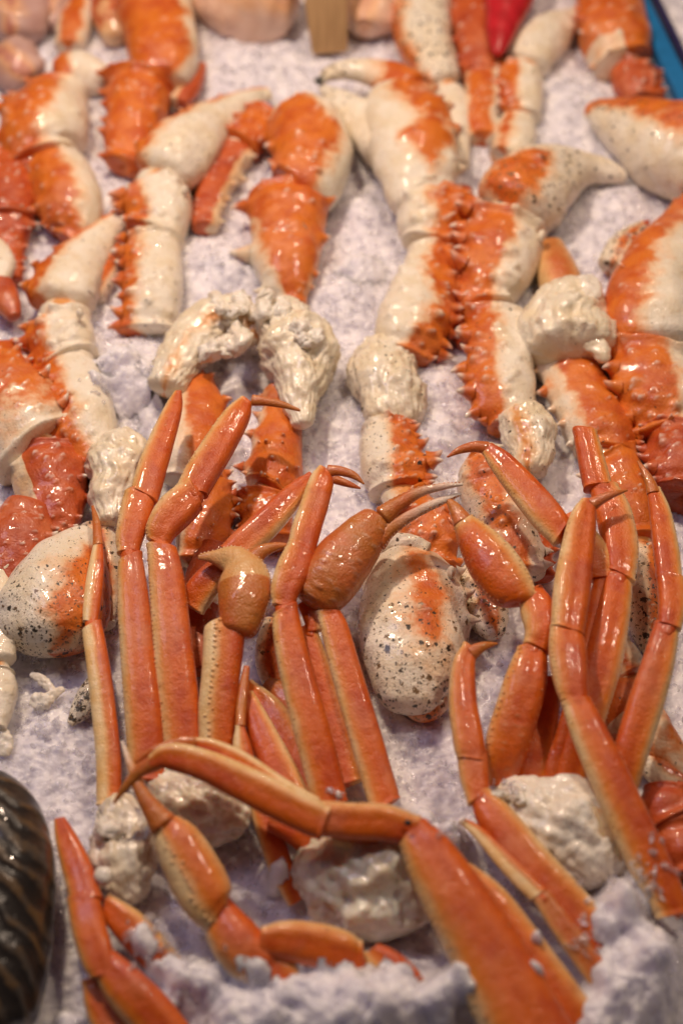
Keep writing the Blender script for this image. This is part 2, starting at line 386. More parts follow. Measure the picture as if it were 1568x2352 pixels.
def thing(name, label, cat, segs, group=None, joints=True, jm=None, jname='joint_membrane'):
    e = bpy.data.objects.new(name, None); COL.objects.link(e); e.empty_display_size = .01
    x, y = segs[0]['pts'][0][:2]; p, _ = at(x, y, 0); e.location = p
    e['label'] = label; e['category'] = cat
    if group: e['group'] = group
    for i, s in enumerate(segs):
        build(s, e)
        if s['name'] == 'joint_knob': continue
        pv = [q for q in segs[:i] if q['name'] != 'joint_knob']
        if joints and i and s['name'] not in ('claw_finger', 'fingertip', 'thumb', 'shoulder', 'white_meat', 'joint_knob'):
            build(joint(pv[-1], s, jname, jm), e)
    return e
# ------------------------------------------------------------------ ice bed
MOUNDS = [(300, 830, 75, 2.0), (250, 870, 45, 1.5), (345, 900, 50, 1.2), (830, 480, 50, 1.4), (800, 640, 90, 1.6), (620, 600, 90, 1.0), (500, 620, 80, 1.2),
          (430, 800, 50, .8), (1000, 880, 70, .8), (1010, 1000, 60, 1.2), (560, 160, 110, 1.2), (1330, 220, 90, 1.2), (1430, 470, 70, 1.0), (760, 950, 45, .9),
          (960, 1880, 42, 2.2), (1010, 1935, 50, 3.0), (1050, 1950, 40, 2.4), (90, 1750, 130, 1.0), (120, 1620, 80, .6),
          (1060, 2290, 80, 4.2), (900, 2310, 120, 3.4), (750, 2330, 140, 3.4), (560, 2330, 120, 2.6), (480, 2210, 60, 1.6), (420, 2260, 60, 2.2), (820, 2100, 60, .5),
          (1420, 2060, 60, 3.0), (1400, 2110, 55, 3.4), (1490, 2190, 90, 3.2), (1460, 2290, 120, 3.2), (1300, 2330, 100, 3.0), (340, 2180, 45, 2.4), (660, 2010, 40, 1.2), (640, 1990, 40, 1.0)]
_M = []
for (x, y, wd, hh) in MOUNDS:
    p, d = at(x, y, hh*.006); _M.append((p[0], p[1], wd*d/FPX, hh/100))
def ice_h(X, Y):
    Z0 = np.zeros_like(X); q = lambda s, o: np.stack([X/s+o, Y/s, Z0+o*.37], -1)
    wx = .006*noise(q(.03, 5)); 
    h = .005*fbm(q(.12, 0), 2) - .006
    for (mx, my, mw, mh) in _M:
        r = np.sqrt((X+wx-mx)**2 + ((Y-my)*.9)**2)/mw
        h = np.maximum(h, mh*(1-np.clip(r-.35, 0, 1)**1.6*1.3)) if False else h + mh*np.exp(-(r**2.6))
    h = h + .0030*billow(q(.045, 1), 2) + .0012*fbm(q(.014, 2), 2) + .0010*billow(q(.010, 6), 1)*np.clip(.5+noise(q(.05, 8)), 0, 1) + .0010*billow(q(.0055, 3), 2)
    return h
def ice_sheet():
    nx, ny = 700, 1020
    xs = np.linspace(-.58, .72, nx); u = np.linspace(0, 1, ny); ys = -.50 + 1.63*(u*.62+u*u*.38)
    X, Y = np.meshgrid(xs, ys); Z = ice_h(X, Y)
    f = np.stack([X/.0028, Y/.0028, Z/.0028], -1); jx = X+.0012*noise(np.stack([X/.004, Y/.004, 0*X], -1)); Z = Z + cells(jx, Y, .0070, 1, .0013, .0020) + cells(jx, Y, .0038, 2, .0010, .0016) + .0003*noise(f) + .0005*np.abs(noise(f*.55+7)) + rng.normal(size=Z.shape)*.0001
    V = np.stack([X, Y, Z], -1).reshape(-1, 3)
    me = bpy.data.meshes.new('crushed_ice'); me.vertices.add(len(V)); me.vertices.foreach_set('co', V.ravel())
    a = (np.arange(ny-1)[:, None]*nx+np.arange(nx-1)[None]); Q = np.stack([a, a+1, a+nx+1, a+nx], -1).reshape(-1, 4)
    me.loops.add(Q.size); me.loops.foreach_set('vertex_index', Q.ravel()); me.polygons.add(len(Q))
    me.polygons.foreach_set('loop_start', np.arange(0, Q.size, 4)); me.polygons.foreach_set('use_smooth', [True]*len(Q))
    me.materials.append(ICE); me.update(); me.validate()
    o = bpy.data.objects.new('ice_bed', me); COL.objects.link(o); o['kind'] = 'structure'
ice_sheet()

# ------------------------------------------------------------------ king crab
K = dict(mat=KING)
def ksp(side, n=7, big=.13):
    big *= 1.3; n += 2        # edge spines on one side plus scattered knobs
    lo, hi = ((-1, -.85) if side < 0 else (.85, 1))
    return ((n, lo, hi, big*.8, big*1.7, 1), (n//2+1, lo*.75, hi*.6, big*.7, big*.9, 1), (20, -.8, .75, big*.5, big*.6, .8), (6, -.8, .8, big*.65, big*.85, 1))
KL = 'king crab legs bedded on the ice'

thing('king_crab_piece', 'cream crab claw leg left of the grey ice lump, hooked claw pointing up right', 'crab leg', [
    S('claw', [(306, 482, 11), (285, 500, 24), (258, 520, 32), (222, 558, 48), (180, 612, 66), (150, 665, 80), (140, 712, 73)], o=(-2, -.62), spk=lambda t: 1.0-.7*t, mat=KING, spines=((8, -.9, .5, .06, .06, .5), (7, -1, -.8, .10, .15, 1)), flat=.72, subs=[
        S('thumb', [(268, 560, 10), (262, 585, 22), (245, 625, 30), (205, 680, 40)], h=.6, o=(-.2, .6), mat=KING, spk=.8)]),
    S('wrist', [(142, 742, 70), (145, 790, 74), (160, 838, 68)], o=(-2, -.5), mat=KING, spines=ksp(-1, 3), spk=.3, cap=(.25, .1)), knob(184, 722, 14, 4.2), knob(92, 730, 11, 3.4),
    S('upper_segment', [(152, 840, 62), (165, 885, 74), (180, 940, 80), (200, 1005, 74), (222, 1060, 56), (236, 1092, 30)], o=(-2, -.12), mat=KING, spines=ksp(-1, 8), spk=.2),
    S('shoulder', [(240, 1010, 45), (268, 1045, 62), (272, 1100, 52), (258, 1150, 42), (262, 1205, 34)], mat=MEAT, o=None, amp=.2, nsc=1.0, ridge=True, folds=.7, spk=.5, h=2.2)], group=KL)

thing('king_crab_piece', 'crab leg whose long cream claw reaches up right beside the rounded orange claw', 'crab leg', [
    S('claw', [(622, 214, 14), (590, 222, 22), (545, 243, 34), (495, 275, 52), (445, 318, 76), (400, 365, 84), (362, 412, 72)], o=(-2, -.72), mat=KING, spk=lambda t: 1.0-.4*t, flat=.72, dh=.8, spines=((7, -1, -.8, .06, .09, 1),), subs=[
        S('thumb', [(612, 248, 9), (580, 272, 18), (545, 312, 28), (520, 370, 34)], h=1.0, o=(-.3, .8), mat=KING, spk=.6)]),
    S('wrist', [(362, 440, 78), (368, 490, 74), (358, 548, 62)], o=(-2, -.45), mat=KING, spines=ksp(-1, 3), spk=.4, cap=(.25, .1)), knob(425, 440, 14, 3.6), knob(296, 432, 12, 3.2),
    S('upper_segment', [(358, 558, 64), (356, 610, 64), (352, 680, 68), (345, 765, 66, .2)], o=(-2, -.5), mat=KING, spines=ksp(-1, 7), spk=.6)], group=KL)

thing('king_crab_piece', 'crab leg with rounded bright orange claw and spiked tapering segment, upper centre', 'crab leg', [
    S('claw', [(672, 262, 62), (705, 300, 88), (718, 365, 92), (700, 425, 84), (676, 455, 66)], o=lambda t, l, d: np.minimum(.55-l-.15*np.sin(t*9), t*4-.35), mat=KING, spk=.25, dh=.8, spines=((22, -.9, .8, .07, .09, .8), (5, -1, -.9, .1, .16, 1))),
    S('wrist', [(662, 462, 86), (662, 500, 90), (662, 560, 82), (660, 620, 72), (664, 668, 50), (672, 705, 26)], o=lambda t, l, d: np.minimum(l+1.4-1.15*t, 1.35-l-.5*t), mat=KING, cap=(.08, .3), spines=((3, -1, -.97, .14, .36, 1), (4, .93, 1, .09, .15, 1), (24, -.8, .8, .07, .09, .9))),
    ], group=KL)
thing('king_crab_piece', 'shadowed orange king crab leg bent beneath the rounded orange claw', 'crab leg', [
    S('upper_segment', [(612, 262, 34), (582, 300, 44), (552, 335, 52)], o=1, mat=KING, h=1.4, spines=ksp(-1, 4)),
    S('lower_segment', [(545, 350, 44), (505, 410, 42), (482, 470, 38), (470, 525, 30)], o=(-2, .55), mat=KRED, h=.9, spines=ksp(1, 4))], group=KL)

thing('king_crab_piece', 'large crab claw leg with open speckled pincers and orange back, upper centre', 'crab leg', [
    S('claw', [(918, 215, 66), (928, 270, 98), (945, 330, 104), (958, 400, 92), (950, 460, 70), (940, 500, 45)], o=lambda t, l, d: np.minimum(l+.05+.25*np.sin(t*11), .88-l) - np.clip(t-.62, 0, 1)*4, mat=KING, spk=.12, flat=.72, dh=.8, spines=((18, .0, .9, .06, .08, .7), (6, .9, 1, .09, .14, 1))),
    S('claw_finger', [(736, 188, 8), (755, 170, 17), (800, 160, 24), (850, 166, 32), (905, 185, 44), (950, 215, 50)], o=lambda t, l, d: (t-.62)*2+0*l, mat=KING, spk=lambda t: 1.35-t*1.3, h=3.4, subs=[
        S('fingertip', [(722, 182, 4), (732, 186, 9), (748, 178, 12)], h=3.4, mat=plain('dark_claw_tip', (.04, .035, .03), .3))]),
    S('thumb', [(738, 200, 8), (765, 225, 26), (805, 258, 44), (860, 300, 56), (895, 345, 60)], o=None, mat=KING, spk=lambda t: 1.35-t*1.6, h=2.6),
    S('wrist', [(985, 455, 74), (985, 510, 78), (985, 570, 62)], o=(.12, 2), mat=KING, spines=ksp(1, 4), dh=.2, cap=(.1, .2)),
    S('upper_segment', [(995, 585, 58), (980, 640, 68), (955, 710, 82), (935, 770, 80), (915, 822, 62)], o=lambda t, l, d: l-.15+.3*np.sin(t*7), mat=KING, spines=ksp(1, 9), spk=.15),
    S('shoulder', [(890, 790, 48), (880, 840, 62), (888, 900, 68), (912, 950, 62), (925, 990, 36)], mat=MEAT, o=None, amp=.18, nsc=1.0, ridge=True, folds=.7, spk=.8)], group=KL)

thing('king_crab_piece', 'central crab leg ending in a big round speckled claw hanging down over ice', 'crab leg', [
    S('upper_segment', [(885, 985, 52), (890, 1030, 66), (902, 1085, 74), (912, 1130, 66)], o=lambda t, l, d: l-.05-.15*np.sin(t*5), mat=KING, spines=ksp(1, 5), spk=.9),
    S('wrist', [(935, 1165, 60), (965, 1210, 66), (990, 1260, 62), (1000, 1300, 48)], o=(-.75, 2), mat=KING, spines=ksp(1, 3), spk=.6, dh=.6),
    S('claw', [(935, 1262, 66), (935, 1315, 98), (945, 1385, 120), (950, 1450, 127), (948, 1520, 118), (940, 1580, 90), (935, 1635, 50)], o=lambda t, l, d: np.minimum(np.minimum(l-.02, .5-l), np.minimum(t*3-.3, 2.1-t*3))+.03, mat=KING, flat=.68, h=2.0, cap=(.5, .3), amp=.025,
      spk=lambda t: .55+.85*t, spines=((7, .93, 1, .07, .13, 1), (9, -.75, .8, .055, .055, -0), (8, -.8, .8, .045, .05, .5)), subs=[
        S('claw_ridge', [(870, 1262, 16), (900, 1248, 20), (940, 1246, 20), (985, 1262, 15)], mat=KING, o=None, spk=1, h=3.6), knob(1036, 1316, 17, 4.2), knob(850, 1300, 13, 3.2)]),
    S('claw_finger', [(930, 1600, 30), (975, 1620, 40), (1020, 1590, 30)], h=.9, o=lambda t, l, d: .1-np.abs(t-.5)+0*l, mat=KING, spk=1.5),
    ], group=KL)

thing('king_crab_piece', 'crab leg with speckled cream claw pointing right over the upper right ice', 'crab leg', [
    S('claw', [(1437, 412, 12), (1405, 398, 26), (1360, 388, 36), (1310, 392, 58), (1255, 410, 86), (1205, 448, 100), (1165, 500, 92)], o=lambda t, l, d: np.minimum(-l+.15, l+.85)+np.minimum(0, t-.68)*4, mat=KING, spk=1.15, flat=.75, dh=.6, amp=.05, spines=((10, -.9, .8, .045, .05, .5),)),
    S('wrist', [(1160, 535, 92), (1152, 590, 92), (1130, 655, 76), (1118, 712, 58)], o=(-2, .05), mat=KING, spines=ksp(-1, 5), spk=.4, cap=(.1, .2)), knob(1244, 544, 17, 3.6), knob(1090, 486, 12, 4.0),
    S('upper_segment', [(1138, 738, 74), (1145, 790, 78), (1150, 860, 78), (1160, 925, 74), (1182, 985, 54)], o=(-2, -.2), mat=KING, spines=ksp(-1, 7), spk=.6),
    S('shoulder', [(1190, 940, 45), (1208, 985, 58), (1220, 1040, 48), (1215, 1090, 34)], mat=MEAT, o=(-.5, -.2), amp=.15, ridge=True, spk=.8, h=2.2)], group=KL)
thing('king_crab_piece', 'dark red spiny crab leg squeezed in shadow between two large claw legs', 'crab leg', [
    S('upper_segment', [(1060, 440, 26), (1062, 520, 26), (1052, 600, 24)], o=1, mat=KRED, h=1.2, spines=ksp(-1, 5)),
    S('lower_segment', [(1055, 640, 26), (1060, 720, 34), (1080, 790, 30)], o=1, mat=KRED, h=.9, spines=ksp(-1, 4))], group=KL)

thing('king_crab_piece', 'pale speckled crab leg running down behind the smooth red brown snow crab claw', 'crab leg', [
    S('upper_segment', [(1092, 1060, 50), (1120, 1110, 72), (1150, 1180, 74), (1180, 1260, 64), (1200, 1320, 46)], o=(-.5, .35), mat=KING, spines=ksp(1, 5), spk=.9, h=1.6),
    S('lower_segment', [(1215, 1180, 40), (1232, 1260, 34), (1245, 1330, 24)], o=1, mat=KRED, spines=ksp(1, 4), h=.8),
    S('claw_tip', [(1085, 1330, 40), (1110, 1390, 48), (1130, 1430, 44), (1150, 1460, 22)], o=(-.1, .4), mat=KING, spk=1.5, h=.8, nojoint=None) if False else
    S('claw', [(1085, 1300, 45), (1110, 1380, 55), (1125, 1430, 44), (1140, 1465, 20)], o=(-.1, .4), mat=KING, spk=1.5, h=.9)], group=KL, joints=False)

thing('king_crab_piece', 'crab leg with torn white meat at its shoulder, knobbly orange segments going down', 'crab leg', [
    S('shoulder', [(1330, 660, 40), (1318, 700, 62), (1300, 745, 82), (1305, 790, 86), (1310, 830, 66)], mat=MEAT, o=None, amp=.2, nsc=1.0, ridge=True, folds=.7, spk=.3, h=3.0, subs=[
        flakes(1330, 715, 4.8, 50, 8, 5), S('white_meat', [(1345, 640, 22), (1352, 665, 28), (1345, 700, 26)], mat=WHITE, h=4.6, sq=3, cap=(.2, .3), amp=.3, ridge=True, nsc=1.4),
        S('membrane_fold', [(1228, 775, 16), (1290, 770, 24), (1360, 790, 26), (1395, 830, 14)], mat=MEAT, h=4.2, amp=.25, ridge=True, cap=(.8, .8))]),
    S('upper_segment', [(1290, 838, 62), (1320, 885, 70), (1352, 945, 76), (1375, 1000, 78), (1392, 1045, 66)], o=lambda t, l, d: np.maximum(l+.45, -.1-.5*np.abs(t-.2)), mat=KING, spines=((5, -1, -.9, .1, .2, 1), (4, .9, 1, .1, .2, 1), (16, -.3, .8, .05, .055, .5)), spk=.5),
    S('middle_segment', [(1400, 1062, 68), (1425, 1120, 68), (1448, 1180, 62), (1462, 1240, 50)], o=(-.9, .95), mat=KING, spines=((5, -1, -.9, .1, .2, 1), (4, .9, 1, .08, .16, 1), (8, -.6, .8, .05, .06, .9))),
    S('claw', [(1462, 1255, 46), (1475, 1320, 50), (1475, 1390, 46), (1480, 1440, 36), (1490, 1500, 18)], o=(.1, 2), mat=KING, spk=1.4, spines=ksp(1, 3))], group=KL)

thing('king_crab_piece', 'cream crab leg with long low claw under the rightmost snow crab legs', 'crab leg', [
    S('upper_segment', [(1395, 1480, 52), (1420, 1530, 60), (1440, 1560, 50)], o=(-.1, .5), mat=KING, h=1.0, spk=.2),
    S('claw', [(1440, 1570, 60), (1440, 1630, 80), (1490, 1690, 62), (1545, 1745, 42), (1600, 1800, 22)], o=lambda t, l, d: np.where(t < .3, .35-l, -.15-.7*np.abs(t-.6)+.3*np.abs(l)), mat=KING, h=1.1, spk=.5),
    S('thumb', [(1478, 1730, 26), (1510, 1768, 34), (1560, 1800, 30), (1610, 1830, 20)], h=.9, o=(.3, 2), mat=KING, spk=.9)], group=KL)

thing('king_crab_piece', 'largest glossy cream and orange crab claw leg, cut by the right edge', 'crab leg', [
    S('claw', [(1610, 470, 50), (1578, 540, 78), (1532, 620, 108), (1502, 700, 116), (1492, 770, 108), (1495, 815, 84)], o=(-2, -.42), mat=KING, spines=((6, -1, -.8, .05, .08, 1), (7, -.8, -.4, .04, .05, .8)), spk=.35, dh=.6, flat=.75),
    S('wrist', [(1495, 838, 98), (1505, 890, 104), (1525, 950, 96), (1540, 1000, 76)], o=(-2, .2), mat=KING, spines=ksp(-1, 4, .1), spk=.4, cap=(.1, .2)),
    S('upper_segment', [(1560, 1010, 84), (1572, 1070, 92), (1590, 1150, 84)], o=(-2, .25), mat=KRED, spines=ksp(-1, 3, .1))], group=KL)
thing('king_crab_piece', 'small speckled crab fingertips just left of the largest glossy claw', 'crab claw', [
    S('claw_finger', [(1480, 512, 9), (1455, 535, 22), (1425, 570, 34), (1400, 620, 34)], o=(-.3, .2), mat=KING, spk=1.6, h=1.4, subs=[S('fingertip', [(1490, 508, 4), (1478, 516, 9)], h=1.6, mat=KRED, o=1)])], group=KL)
thing('king_crab_piece', 'amber brown shadowed king crab leg joint behind the torn white shoulder meat', 'crab leg', [
    S('lower_segment', [(1262, 560, 30), (1270, 600, 44), (1285, 650, 50), (1290, 700, 40)], o=(-.5, .5), mat=GOLD, h=1.4, spk=.4)], group=KL)

# top right
thing('king_crab_piece', 'top right crab leg beside the blue tray edge with orange topped claw', 'crab leg', [
    S('upper_segment', [(1395, -60, 78), (1400, 20, 80), (1412, 90, 84), (1430, 150, 66)], o=lambda t, l, d: np.where((t > .86) & (l < .1), -.2, 1.0)+0*l, mat=KING, spines=ksp(-1, 5, .09), spk=.2),
    S('wrist', [(1445, 165, 52), (1462, 205, 50), (1480, 235, 40)], o=1, mat=KRED, spines=ksp(1, 2)),
    S('claw', [(1342, 268, 16), (1372, 262, 36), (1425, 282, 66), (1490, 312, 96), (1560, 345, 118), (1640, 370, 120)], o=(.0, .85), mat=KING, spk=lambda t: 1.5-t, dh=.2, amp=.05)], group=KL)
thing('king_crab_piece', 'long white heavily speckled king crab claw at the top edge, centre right', 'crab claw', [
    S('claw', [(990, -80, 70), (972, 0, 68), (968, 70, 68), (990, 140, 58), (1020, 200, 42)], o=(-2, -.75), mat=KING, spk=1.35, spines=((12, -.8, .8, .04, .04, 0),)),
    S('wrist', [(1032, 215, 34), (1045, 260, 36), (1050, 320, 30), (1058, 380, 20)], o=None, mat=KING, spk=.5)], group=KL)
thing('king_crab_piece', 'orange red knobbly king crab leg at the top edge beside the white speckled claw', 'crab leg', [
    S('upper_segment', [(1082, -60, 54), (1086, 30, 54), (1098, 110, 52), (1110, 180, 46)], o=(-2, .75), mat=KRED, spines=ksp(-1, 5, .1)),
    S('middle_segment', [(1110, 180, 46), (1112, 230, 44), (1105, 275, 38), (1112, 320, 34)], o=(-.9, .4), mat=KING, spines=ksp(1, 4, .1))], group=KL)
thing('king_crab_piece', 'thin cream crab leg with orange left edge, claw tip pointing to the blue tray', 'crab leg', [
    S('claw', [(1335, 38, 22), (1300, 52, 34), (1262, 80, 52), (1225, 120, 56), (1205, 160, 50)], o=None, mat=KING, spk=.6),
    S('wrist', [(1196, 175, 50), (1195, 220, 52), (1200, 270, 40)], o=(-2, -.35), mat=KING, spines=ksp(-1, 3), spk=.4),
    S('upper_segment', [(1188, 285, 44), (1180, 325, 50), (1165, 370, 46)], o=(-.7, -.4), mat=KING, spk=.4)], group=KL)

# top left
thing('king_crab_piece', 'orange king crab leg with thick rounded top and ribbed collar at the upper left', 'crab leg', [
    S('claw', [(345, -60, 78), (355, 20, 86), (372, 90, 84), (378, 150, 76), (365, 200, 62)], o=(-2, .72), mat=KING, spines=((16, -.8, .7, .05, .06, .4),), spk=.3, dh=.6),
    S('wrist', [(318, 200, 78), (315, 250, 72), (300, 310, 62), (290, 385, 48)], o=1, mat=KING, spines=ksp(-1, 4, .09), spk=.2, cap=(.08, .3))], group=KL)
thing('king_crab_piece', 'deep orange king crab claw seen end on at the top edge, upper left', 'crab leg', [
    S('claw', [(255, -70, 56), (260, -10, 54), (262, 45, 48), (268, 95, 28)], o=lambda t, l, d: .8-t+0*l, mat=KRED, spk=.2)], group=KL)
thing('king_crab_piece', 'narrow red king crab segment lying behind the thick orange leg at upper left', 'crab leg', [
    S('lower_segment', [(462, 150, 14), (440, 195, 26), (410, 240, 26)], o=(-.2, 2), mat=KRED, h=1.2)], group=KL)
thing('king_crab_piece', 'upper left crab leg, half orange half white, with white claw bent right', 'crab leg', [
    S('claw', [(262, 192, 18), (225, 180, 44), (175, 172, 54), (125, 185, 42)], o=lambda t, l, d: (t-.68)*3+0*l, mat=KING, spk=.2),
    S('wrist', [(140, 218, 62), (112, 275, 98), (95, 330, 98), (98, 375, 74)], o=(-2, .12), mat=KING, spines=ksp(-1, 5, .08)),
    S('upper_segment', [(118, 372, 66), (142, 420, 80), (165, 480, 78), (172, 530, 56), (165, 562, 34)], o=(-2, .35), mat=KING, spines=ksp(-1, 5, .08))], group=KL)
thing('king_crab_piece', 'small orange and white shell segment between pink lumps and thick orange leg', 'crab leg', [
    S('lower_segment', [(185, 10, 30), (170, 60, 40), (160, 110, 34)], o=(-.6, .5), mat=KING, h=1.2)], group=KL)
thing('king_crab_piece', 'red orange spiny king crab leg running down the far left edge, out of focus', 'crab leg', [
    S('upper_segment', [(0, 350, 50), (15, 430, 62), (20, 510, 60)], o=1, mat=KRED, spines=ksp(1, 4, .1)),
    S('lower_segment', [(20, 520, 54), (15, 590, 44), (20, 650, 34)], o=1, mat=KRED, spines=ksp(1, 4, .1))], group=KL)
thing('king_crab_piece', 'small cream claw tip with orange finger poking in at the left edge', 'crab claw', [
    S('claw', [(-20, 560, 26), (5, 605, 32), (-5, 650, 22)], o=None, mat=KING, spk=.6, h=2),
    S('thumb', [(-10, 640, 30), (15, 690, 32), (35, 730, 14)], o=1, mat=KRED, h=1.6, spk=.4)], group=KL)

# left edge
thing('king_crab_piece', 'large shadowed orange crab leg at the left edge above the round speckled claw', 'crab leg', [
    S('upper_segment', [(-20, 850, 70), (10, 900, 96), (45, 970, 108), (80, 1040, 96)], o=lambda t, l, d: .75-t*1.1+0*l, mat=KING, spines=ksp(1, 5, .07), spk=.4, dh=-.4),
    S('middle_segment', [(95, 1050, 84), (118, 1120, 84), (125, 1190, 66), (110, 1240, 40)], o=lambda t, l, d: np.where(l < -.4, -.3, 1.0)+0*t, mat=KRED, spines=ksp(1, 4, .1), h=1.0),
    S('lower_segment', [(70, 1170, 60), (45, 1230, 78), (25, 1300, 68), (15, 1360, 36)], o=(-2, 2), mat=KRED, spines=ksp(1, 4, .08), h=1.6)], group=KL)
thing('king_crab_piece', 'pale shell fragments in the shadow between the left edge leg and the cream claw leg', 'crab leg', [
    S('lower_segment', [(40, 800, 24), (60, 870, 34), (95, 940, 30)], o=(-2, .0), mat=KING, h=.6)], group=KL)
thing('king_crab_piece', 'round speckled cream king crab claw with orange patch resting on the ice at left', 'crab claw', [
    S('claw', [(218, 1222, 26), (190, 1252, 56), (162, 1305, 100), (135, 1375, 128), (118, 1440, 122), (110, 1500, 84)], o=lambda t, l, d: np.minimum(l-.25, .95-l)+np.minimum(.3-np.abs(t-.62), .1)*2, mat=KING, h=2.2, flat=.68, amp=.02, cap=(.4, .4), spk=lambda t: .6+.9*t, spines=((8, .0, .9, .05, .055, .4),)),
    S('wrist', [(228, 1215, 40), (240, 1300, 46), (245, 1380, 40), (235, 1440, 26)], o=(-.2, .4), mat=KING, h=1.0, spk=1),
    S('fingertip', [(232, 1565, 30), (205, 1605, 32), (180, 1640, 22), (160, 1665, 7)], o=None, mat=KING, h=.7, spk=2.3)], group=KL)
thing('king_crab_piece', 'plain cream king crab shell piece cut by the left edge, beside the round speckled claw', 'crab claw', [
    S('claw', [(-25, 1280, 34), (-6, 1360, 42), (-4, 1450, 40), (-2, 1530, 40)], o=None, mat=KING, h=2, spk=.5, spines=((3, .8, 1, .14, .25, 1),)),
    S('wrist', [(-8, 1545, 42), (-4, 1600, 46), (-14, 1670, 30)], o=None, mat=KING, h=1.6, spk=.3)], group=KL)

# centre legs with shoulders
thing('king_crab_piece', 'king crab leg left of centre with arched cream shoulder, mostly covered by snow crab legs', 'crab leg', [
    S('shoulder', [(592, 780, 30), (560, 748, 50), (505, 742, 60), (448, 778, 54), (408, 840, 48), (378, 900, 40)], mat=MEAT, o=(-.1, .0), amp=.16, ridge=True, h=2.6, spk=.3, subs=[
        flakes(520, 718, 4.9, 60, 11, 1),
        flakes(540, 796, 4.0, 66, 13, 2)]),
    S('upper_segment', [(428, 868, 40), (452, 920, 58), (448, 990, 72), (438, 1060, 72), (428, 1110, 54)], o=lambda t, l, d: np.minimum(l+.15+.4*t-1.0*np.clip(t-.35, 0, 1), 2), mat=KING, spines=((4, .9, 1, .1, .18, 1),)),
    S('middle_segment', [(460, 1110, 60), (472, 1170, 66), (460, 1240, 58), (440, 1290, 40)], o=(-.5, 2), mat=KING, spines=((7, .9, 1, .1, .22, 1), (8, -.3, .8, .05, .08, 1)))], group=KL)
thing('king_crab_piece', 'straight knobbly orange king crab leg in the centre under a ragged cream shoulder', 'crab leg', [
    S('shoulder', [(635, 700, 40), (655, 750, 58), (682, 800, 72), (690, 860, 66), (688, 915, 44), (696, 980, 24)], mat=MEAT, o=None, amp=.2, nsc=1.0, ridge=True, folds=.7, h=3.0, spk=.3, subs=[
        flakes(655, 722, 4.6, 56, 11, 3), flakes(692, 770, 5.2, 58, 11, 4)]),
    S('upper_segment', [(650, 898, 42), (648, 950, 48), (638, 1020, 58), (632, 1085, 64), (618, 1130, 60)], o=(-.85, 2), mat=KING, spines=((5, -1, -.92, .11, .24, 1), (12, -.6, .8, .07, .11, 1))),
    S('middle_segment', [(608, 1150, 58), (612, 1190, 60), (625, 1250, 54)], o=1, mat=KING, spines=ksp(-1, 4, .1), cap=(.08, .2))], group=KL)
thing('king_crab_piece', 'deep red crab leg parts glimpsed in the shadow beneath the golden snow crab claw', 'crab leg', [
    S('middle_segment', [(500, 1260, 40), (470, 1330, 46), (450, 1400, 46)], o=(-2, .4), mat=KRED, h=1.6),
    S('lower_segment', [(460, 1400, 52), (455, 1470, 46), (470, 1540, 30)], o=1, mat=KRED, h=1.2),
    S('middle_segment', [(640, 1440, 40), (630, 1510, 46), (640, 1580, 30)], o=(-.4, 2), mat=KING, h=.6, spk=1)], group=KL, joints=False)
thing('king_crab_piece', 'short red crab leg end with speckled cream piece beneath, lower right edge', 'crab leg', [
    S('middle_segment', [(1545, 1815, 60), (1535, 1850, 74), (1550, 1890, 80)], o=1, mat=KRED, spk=.2, h=1.6, cap=(.2, .1)),
    S('upper_segment', [(1560, 1900, 76), (1580, 1960, 72), (1600, 2010, 60)], o=(-2, 2), mat=KRED, spk=.2, h=1.6),
    S('wrist', [(1500, 1905, 14), (1525, 1965, 24), (1560, 2030, 24), (1590, 2080, 20)], o=None, mat=KING, spk=1.5, h=.8)], group=KL, joints=False)

# ------------------------------------------------------------------ snow crab clusters
EDGE = lambda side, wd: (lambda t, l, d: (l*side*-1 + (1-wd)) + 0*t)         # cream strip along one side
def sn(name, pts, side=-1, wd=.45, mat=None, **k):
    kw = dict(o=EDGE(side, wd) if wd else 1, mat=mat or SNOW, sq=2.8, flat=.62, amp=.018, groove=.07, cap=(.07, .08), ang=32,
              beads=((side*.80, .05, .2), (-side*.9, .035, .24)), nsc=.7); kw.update(k)
    return S(name, pts, **kw)
def tipseg(pts, **k):
    kw = dict(mat=GOLD, o=1, sq=2.2, flat=.7, amp=.01, cap=(.1, .1), ang=16, tipz=None); kw.update(k)
    return S('pointed_tip', pts, **kw)
def snowleg(root, segs, label=None):
    """segs run from the tip to the base; the last one is the leg, the others its sub-parts"""
    base = segs[-1]; base['name'] = 'leg'; base['label'] = label
    subs = list(segs[:-1])
    for a, b in zip(segs[:-1], segs[1:]):
        if a['name'] != 'pointed_tip': subs.append(joint(a, b, 'joint', SNOW, 1, .82))
    base['subs'] = subs
    build(base, root)
def cluster(label, x, y, group='snow crab clusters', name='snow_crab_cluster'):
    e = bpy.data.objects.new(name, None); COL.objects.link(e); e.empty_display_size = .01; p, _ = at(x, y, 0); e.location = p
    e['label'] = label; e['category'] = 'crab cluster'; e['group'] = group; return e

